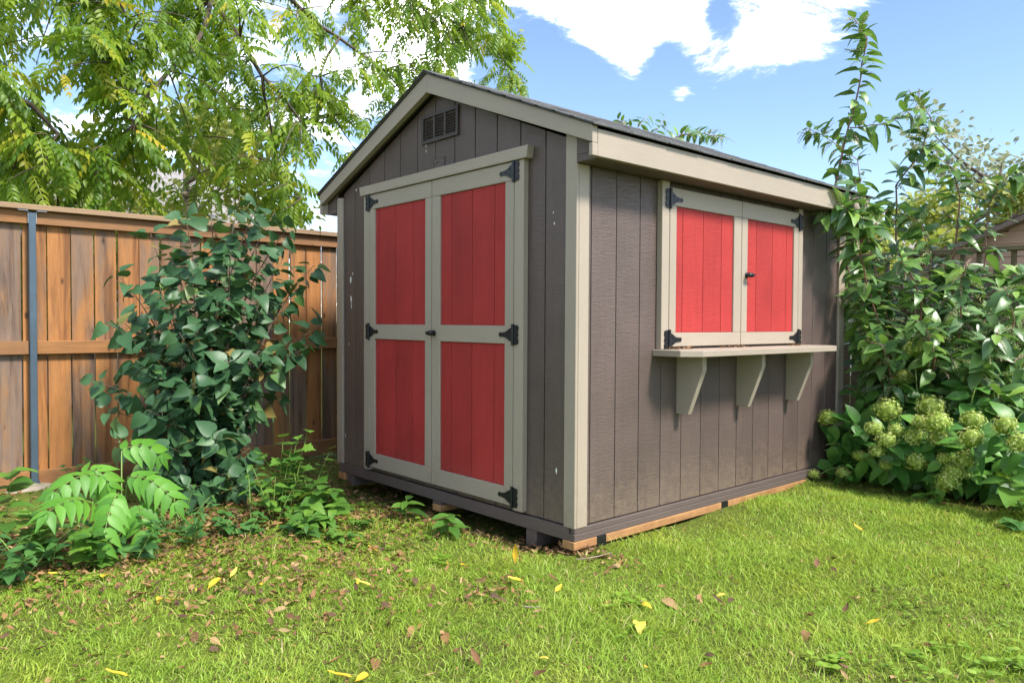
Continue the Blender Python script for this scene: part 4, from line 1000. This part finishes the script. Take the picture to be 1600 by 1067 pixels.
sumac('bright green sumac seedling with broad feathery leaves at the foot of the lilac', 190, 850, 0,
      [(165, 745, .1, 85, 770, 6), (200, 745, -.05, 275, 785, 7), (150, 790, -.15, 75, 800, 6), (185, 770, -.2, 160, 850, 6), (190, 705, .2, 250, 712, 5), (215, 790, -.1, 225, 830, 5), (130, 740, .15, 170, 755, 5)], .3, .122, 11)
random.seed(21)
def broadleaf(name, label, x, y, n, h, lsz, mat, tpl=OVAL, spread=.12, cat='weed', group=None, stem='green_stem', lean=(0, 0, 0)):
    t = thing(name, label, cat, (x, y, G(x, y)), group)
    tps = [leaf_tpl(tpl, lsz, d, f, .15, w) if not isinstance(tpl, str) else None for d, f, w in ((.35, .2, .01), (.55, .25, .02), (.25, .15, .02))] if not isinstance(tpl, str) else [tuple((v*lsz, tt)) for v, tt in [maple_tpl()]]
    inst = []; stl = []
    ns = max(1, n//8)
    for s in range(ns):
        a = random.uniform(0, 2*PI); b = Vector((x+random.uniform(-1, 1)*spread*.4, y+random.uniform(-1, 1)*spread*.4, 0)); b.z = G(b.x, b.y)-.01
        tp = Vector((b.x+math.cos(a)*spread*random.uniform(.2, 1)+lean[0], b.y+math.sin(a)*spread*random.uniform(.2, 1)+lean[1], b.z+h*random.uniform(.6, 1)))
        c = curve(b, tp, (0, 0, .02), 5); stl.append((c, [.004, .0035, .003, .0025, .0015]))
        m = max(3, n//ns)
        for i in range(m):
            f = .8+3.2*i/(m-1); k = min(int(f), 3); p = c[k].lerp(c[k+1], f-k); an = i*2.4+random.uniform(-.4, .4)
            dd = Vector((math.cos(an), math.sin(an), random.uniform(-.15, .5)))
            inst.append((frame(p, dd, (-.1, -.2, 1), random.uniform(-.3, .3), random.uniform(.7, 1.15)*(1.1-.35*i/m)), random.randrange(len(tps))))
    tubes('stem', stl, stem, t, 4)
    emit(t, 'leaf', inst, tps, mat, 300)
    return t
def gp(u, v): p = on(u, v, 2, .02); return p.x, p.y
broadleaf('weed', 'small pokeweed seedling with upright oval leaves before the left red door', *gp(633, 812), 9, .15, .12, 'weed', OVAL, .06, 'weed')
broadleaf('weed', 'small pokeweed seedling spreading under the meeting of the red doors', *gp(705, 832), 10, .16, .13, 'weed', OVAL, .07, 'weed')
broadleaf('weed', 'large leaved dock weed beside the shed front corner and lilac', *gp(512, 800), 18, .28, .17, 'weed', WIDE, .16, 'weed')
broadleaf('weed', 'clump of broad green weed leaves between lilac and shed', *gp(478, 822), 22, .2, .12, 'weed', WIDE, .18, 'weed')
broadleaf('weed', 'upright leafy weed against the right side of the lilac', *gp(428, 800), 40, .55, .10, 'weed', 'maple', .2, 'weed')
broadleaf('weed', 'low clover like weed patch at the lilac foot', *gp(440, 832), 40, .10, .055, 'weeddk', WIDE, .25, 'weed')
broadleaf('weed', 'low ragged weed between lilac and lawn', *gp(360, 835), 32, .14, .075, 'weeddk', WIDE, .25, 'weed')
broadleaf('weed', 'lobed maple like seedling in front of the sumac leaves', *gp(130, 885), 16, .28, .13, 'weed', 'maple', .2, 'weed')
broadleaf('weed', 'dark leafy ground plant under the sumac leaves', *gp(215, 868), 48, .24, .09, 'weeddk', OVAL, .28, 'weed')
broadleaf('weed', 'dark leaved groundcover clump under the blue post beside the lawn edge', *gp(50, 885), 60, .26, .08, 'weeddk', OVAL, .3, 'weed')
broadleaf('weed', 'bright leafy sapling in front of the orange fence boards', *gp(-8, 860), 14, .62, .15, 'weed', WIDE, .10, 'weed')
broadleaf('weed', 'dark round leaved weed mat spilling from the bed corner by the orange boards', *gp(8, 905), 70, .22, .075, 'weeddk', WIDE, .28, 'weed')
broadleaf('weed', 'lobed light green seedling pair beside the dark weed mat', *gp(75, 868), 22, .30, .12, 'weed', 'maple', .22, 'weed')
broadleaf('weed', 'mid green leafy weed between the sumac stalks', *gp(160, 862), 50, .30, .085, 'weeddk', OVAL, .25, 'weed')
broadleaf('weed', 'small leaved green weed drift before the lilac stems', *gp(265, 838), 50, .30, .075, 'weeddk', LANCE, .25, 'weed')
broadleaf('weed', 'tall narrow leaved weeds behind the sumac by the fence foot', *gp(120, 800), 30, .35, .10, 'weeddk', LANCE, .22, 'weed')
broadleaf('weed', 'low bright weed tuft in front of the dock leaves', *gp(525, 838), 40, .08, .045, 'weed', WIDE, .22, 'weed')
broadleaf('weed', 'tall bright weed with lobed leaves close to the left shed corner', *gp(470, 790), 44, .42, .10, 'weed', 'maple', .24, 'weed')
broadleaf('weed', 'mid height oval leaved weed next to the lobed weed by the lilac', *gp(410, 815), 44, .36, .09, 'weed', OVAL, .22, 'weed')
broadleaf('weed', 'spreading fresh green weed on the litter before the shed front', *gp(500, 825), 40, .15, .08, 'weed', OVAL, .22, 'weed')
broadleaf('weed', 'small dark weed at the concrete footing', -1.62, 3.15, 24, .2, .07, 'weeddk', OVAL, .12, 'weed')
broadleaf('weed', 'dark leafy seedling growing close below the lilac branches', *gp(300, 845), 40, .26, .085, 'weeddk', LANCE, .22, 'weed')
broadleaf('weed', 'light green weed patch at the shed skid corner', *gp(560, 815), 30, .09, .05, 'weed', WIDE, .2, 'weed')
broadleaf('weed', 'large leaved weed with yellow green stalks beside the hydrangea', *gp(1592, 822), 9, .36, .24, 'weed', WIDE, .16, 'weed', None, 'yellow_stem')
broadleaf('weed', 'small grey green weed at the hydrangea edge', *gp(1588, 835), 8, .07, .10, 'weeddk', 'maple', .1, 'weed')
broadleaf('weed', 'low leafy weeds under the hydrangea heads', *gp(1440, 795), 22, .10, .07, 'weed', WIDE, .25, 'weed')

# ------------------------------------------------------------------ lawn
def noise2(x, y, s, seed):
    r = np.random.default_rng(seed); out = 0
    for k in range(6):
        a = r.uniform(0, 2*PI); f = s*r.uniform(.6, 1.8); out = out+np.sin((x*math.cos(a)+y*math.sin(a))*f+r.uniform(0, 6.28))
    return out/6
bed = np.array([(-9, 2.15), (-2.35, 1.72), (-1.75, 1.75), (-1.3, 1.85), (-.7, 1.62), (-.25, 1.15), (-.06, .75), (-.03, .1)])
def lawn_keep(x, y):
    """probability that grass grows here"""
    by = np.interp(x, bed[:, 0], bed[:, 1])
    k = 1-sstep(-.55, .2, y-by+noise2(x, y, 7, 5)*.4)*.93
    k = np.where((x > -.05) & (y > -.03), 0, k)*(1-.9*sstep(-.30, -.12, x)*sstep(.0, .3, y)*(x < 0))                            # under the shed
    k = np.where((x > 2.45) & (y > -1.2+noise2(x, y, 5, 8)*.1+(x-2.45)*-.6), 0.05, k)  # hydrangea bed
    return k*(.62+.38*sstep(-.45, .15, noise2(x, y, 6.5, 11)))
def grass(nc, x0, x1, y0, y1, cond):
    x = rng.uniform(x0, x1, nc); y = rng.uniform(y0, y1, nc)
    # clump
    cx_, cy_ = rng.normal(0, .012, nc), rng.normal(0, .012, nc)
    x = np.round(x/.035)*.035+(x-np.round(x/.035)*.035)*1.2+cx_; y = y+cy_
    m = (rng.random(nc) < lawn_keep(x, y)) & cond(x, y)
    return x[m], y[m]
def infront(x, y, dm):
    dx, dy = x-CAM[0], y-CAM[1]; f = dx*FWD[0]+dy*FWD[1]; r = (dx*_r[0]+dy*_r[1])/np.maximum(f, .05)
    return (f > 1.6) & (np.abs(r) < .74)
xa, ya = grass(360000, -3.2, 3.1, -2.6, 2.2, lambda x, y: infront(x, y, 0))
xb, yb = grass(130000, -5.5, 4.2, -5.0, 2.4, lambda x, y: ~infront(x, y, 0))
gx, gy = np.concatenate([xa, xb]), np.concatenate([ya, yb]); n = len(gx); print('blades', n)
hgt = rng.gamma(6, .0045, n).clip(.012, .06)*(.75+.5*sstep(-.6, .6, noise2(gx, gy, 8, 3)))
wid = rng.uniform(.0013, .0025, n); az = 2.2*noise2(gx, gy, 4.5, 17)*PI+rng.normal(0, 1.7, n); ln_ = rng.uniform(.4, 1.8, n)*hgt
dirx, diry = np.cos(az), np.sin(az); fa = rng.uniform(0, 2*PI, n); px_, py_ = np.cos(fa)*wid, np.sin(fa)*wid
gz0 = gz(gx, gy)-.004
V = np.zeros((n, 5, 3), np.float32)
V[:, 0] = np.stack([gx-px_, gy-py_, gz0], -1); V[:, 1] = np.stack([gx+px_, gy+py_, gz0], -1)
mx_, my_ = gx+dirx*ln_*.35, gy+diry*ln_*.35
V[:, 2] = np.stack([mx_-px_*.8, my_-py_*.8, gz0+hgt*.6], -1); V[:, 3] = np.stack([mx_+px_*.8, my_+py_*.8, gz0+hgt*.6], -1)
V[:, 4] = np.stack([gx+dirx*ln_, gy+diry*ln_, gz0+hgt*.82], -1)
b_ = (np.arange(n)*5)[:, None]
T = np.concatenate([b_+np.array([[0, 1, 3]]), b_+np.array([[0, 3, 2]]), b_+np.array([[2, 3, 4]])])
rr = np.repeat(np.clip(rng.beta(2.2, 2.6, n)*.95+rng.normal(0, .03, n)+(rng.random(n) < .05)*.4, 0, 1), 5)
lawn = link('lawn_grass', mesh_tris('lawn_grass', V.reshape(-1, 3), T, 'grass', rr)); lawn['kind'] = 'stuff'
tag(lawn, 'short bright green lawn grass in front of the shed', 'grass')

# clover and plantain growing in the turf: round leaves in patches
ct = leaf_tpl([(.3, .1), (.45, .4), (.4, .75), (.2, .97)], 1, .15, .1)
V = []; T = []; Rn = []; o = 0
cr2 = random.Random(9)
for k in range(55):
    cx_, cy_ = (cr2.uniform(-2.6, 2.2), cr2.uniform(-2.0, 1.6)) if k < 24 else (cr2.uniform(-2.3, -.3), cr2.uniform(.9, 1.7))
    if cx_ > -.1 and cy_ > -.1: continue
    rad = cr2.uniform(.04, .16)
    for i in range(int(170*rad)):
        x, y = cx_+cr2.gauss(0, rad), cy_+cr2.gauss(0, rad)
        if x > -.03 and y > -.03: continue
        for q in range(3):
            a = q*2.1+cr2.uniform(0, .6); sz = cr2.uniform(.010, .018) if k % 4 else cr2.uniform(.02, .035)
            A = np.array(frame((x, y, G(x, y)+cr2.uniform(.014, .034)), (math.cos(a), math.sin(a), .25), (cr2.uniform(-.2, .2), cr2.uniform(-.2, .2), 1), 0, sz))
            V.append(ct[0]@A[:3, :3].T+A[:3, 3]); T.append(ct[1]+o); o += len(ct[0]); Rn.append(np.full(len(ct[0]), cr2.random()))
cl_ = link('clover', mesh_tris('clover', np.concatenate(V), np.concatenate(T), 'clover', np.concatenate(Rn))); cl_['kind'] = 'stuff'
tag(cl_, 'small round clover leaves growing in patches through the lawn', 'clover')

# ------------------------------------------------------------------ fallen leaves and litter
random.seed(5)
ftp = [leaf_tpl(OVAL, .075, .35, .3, .1, .03), leaf_tpl(LANCE, .085, -.3, .5, .1, .03), leaf_tpl(WIDE, .055, .4, .35, .12, .04), leaf_tpl(OVAL, .065, -.4, .55, .1, .04)]
fy_ = [mesh_tris('fallen_leaf', v, t, 'leaf_yellow') for v, t in ftp]; fbn = [mesh_tris('fallen_leaf', v, t, 'leaf_brown') for v, t in ftp]
def drop(u, v, mes, label, group, s=1.0, lift=.026, k=None):
    p = on(u, v, 2, .02); x, y = p.x, p.y
    if x > -.04 and y > -.04: return
    z = G(x, y)+lift
    a = random.uniform(0, 2*PI)
    o = link('fallen_leaf', mes[random.randrange(4) if k is None else k], None, frame((x, y, z), (math.cos(a), math.sin(a), random.uniform(-.1, .2)), (random.uniform(-.4, .4), random.uniform(-.4, .4), 1), 0, s*random.uniform(.8, 1.15)))
    dist = 'close to the shed skid' if (x > -.55 and y > -.45) else ('at the edge of the fence bed' if y > float(np.interp(x, bed[:, 0], bed[:, 1]))-.75 else 'out on the open lawn')
    size = 'broad' if s > 1.05 else ('small' if s < .8 else 'middling')
    tag(o, f'{size} {label} {dist}', 'leaf', f'{size} {group} {dist}')
YL = ('yellow leaf fallen on the grass', 'yellow leaves fallen'); BL = ('dry brown leaf fallen on the grass', 'brown leaves fallen')
o = link('fallen_leaf', fy_[1], None, frame(on(805, 884, 2, .02)+Vector((0, 0, .02)), (.12, .1, 1), (-1, -1, .2), 0, 1.1)); tag(o, 'yellow leaf standing upright in the grass near the shed corner', 'leaf')
for u, v, s in ((998, 979, 1.5), (868, 927, 1), (815, 910, .9), (580, 915, 1), (560, 913, .9), (1348, 836, .9), (1146, 903, .7), (1133, 926, .8), (857, 1033, .8), (700, 878, .9), (720, 880, .8), (345, 905, 1.2), (360, 903, 1), (280, 935, 1.1), (305, 922, 1), (410, 912, 1), (160, 902, 1), (90, 897, 1), (515, 852, 1), (1352, 975, .9), (550, 1062, 1.3), (200, 1063, 1), (575, 1060, .9), (10, 838, 1.3), (20, 822, 1.2),
                (1008, 1047, .6), (1003, 948, .9), (30, 900, 1), (250, 930, .8), (590, 856, .8)): drop(u, v, fy_, *YL, s*.82)
for i in range(115):
    if i < 55: u, v = random.uniform(20, 560), random.gauss(905, 35)
    else: u, v = random.uniform(0, 1600), random.uniform(870, 1065)
    if v < 850: continue
    drop(u, v, fbn, *BL, random.uniform(.5, .95), .018)
for u, v, s in ((775, 925, 1), (790, 915, .9), (765, 935, .9), (800, 905, .9), (1035, 935, 1.3), (870, 905, .8), (645, 980, .7), (1085, 930, .9), (750, 1040, .9), (90, 1000, .8), (370, 993, .7), (1410, 975, .7)): drop(u, v, fbn, *BL, s, .024)
# litter: crumbled leaves in the bed and along the lawn edge, one mass
V = []; T = []; Rn = []; o = 0
def litter(x, y, z=.008, s=.6):
    global o
    v, t = ftp[random.randrange(4)]; a = random.uniform(0, 2*PI)
    A = np.array(frame((x, y, G(x, y)+z), (math.cos(a), math.sin(a), random.uniform(-.3, .3)), (random.uniform(-.7, .7), random.uniform(-.7, .7), 1), 0, s*random.uniform(.5, 1.1)))
    V.append(v@A[:3, :3].T+A[:3, 3]); T.append(t+o); o += len(v); Rn.append(np.full(len(v), random.random()))
for i in range(5200):
    x = random.uniform(-3.2, .15)
    by = float(np.interp(x, bed[:, 0], bed[:, 1])); y = by+random.gauss(.0, .27)
    if x > -.02 and y > 2.5: continue
    litter(x, y, random.uniform(.004, .03), random.uniform(.4, .75))
for i in range(1500): litter(random.uniform(-2.6, .5), random.uniform(1.9, 3.3))
for i in range(500): litter(random.uniform(-.25, .3), random.uniform(.05, 2.4), .006)
for i in range(500): litter(random.uniform(2.4, 3.6), -1.05-random.random()*.5+random.gauss(0, .1)-(.0), .006)
for i in range(1900):
    p = on(abs(random.gauss(0, 330)) if i % 3 else random.uniform(300, 640), 835+abs(random.gauss(0, 62)), 2, .02)
    if p.x < -.06: litter(p.x, p.y, random.uniform(.012, .034), random.uniform(.3, .75))
for i in range(110):
    p = on(random.gauss(775, 32), random.gauss(922, 14), 2, .02); litter(p.x, p.y, .02, .5)
for i in range(1500):
    litter(random.uniform(-2.6, 2.3), random.uniform(-2.2, .2) if random.random() < .8 else random.uniform(.2, 1.6), .012, .32) if True else None
lt_o = link('leaf_litter', mesh_tris('leaf_litter', np.concatenate(V), np.concatenate(T), 'leaf_brown', np.concatenate(Rn))); lt_o['kind'] = 'stuff'
tag(lt_o, 'crumbled brown leaf litter along the edge of the fence bed', 'leaf litter')
# crumbs of leaf on the serving shelf
V = []; T = []; Rn = []; o = 0
for i in range(70):
    c = random.choice((.80, .87, .9, 1.3, 1.37, 1.42, 1.5, 2.1, 2.16, 2.2)); x = random.gauss(c, .035); y = random.uniform(-.075, -.03)
    v, t = ftp[random.randrange(4)]; a = random.uniform(0, 2*PI)
    A = np.array(frame((x, y, 1.064), (math.cos(a), math.sin(a), .1), (random.uniform(-.3, .3), random.uniform(-.3, .3), 1), 0, random.uniform(.25, .5)))
    V.append(v@A[:3, :3].T+A[:3, 3]); T.append(t+o); o += len(v); Rn.append(np.full(len(v), random.random()))
so_ = link('leaf_litter', mesh_tris('leaf_litter', np.concatenate(V), np.concatenate(T), 'leaf_brown', np.concatenate(Rn))); so_['kind'] = 'stuff'
tag(so_, 'brown leaf crumbs lying on the serving shelf', 'leaf litter')
# dry sticks beside the shed
for i, (a, b, lab) in enumerate((((1010-110, 872), (955, 866), 'dry pale twig lying before the near corner of the shed'), ((815, 952), (845, 955), 'short pale twig lying on the lawn grass'))):
    A, B = on(*a, 2, .02), on(*b, 2, .02); A.z = G(A.x, A.y)+.02; B.z = G(B.x, B.y)+.03
    tag(tubes('twig', [(curve(A, B, jit(.01), 6), [.003, .003, .0028, .0025, .002, .001])], 'bark_pale', None, 5), lab, 'twig')
print('objects', len(bpy.data.objects), 'tris', sum(len(m.polygons) for m in bpy.data.meshes))
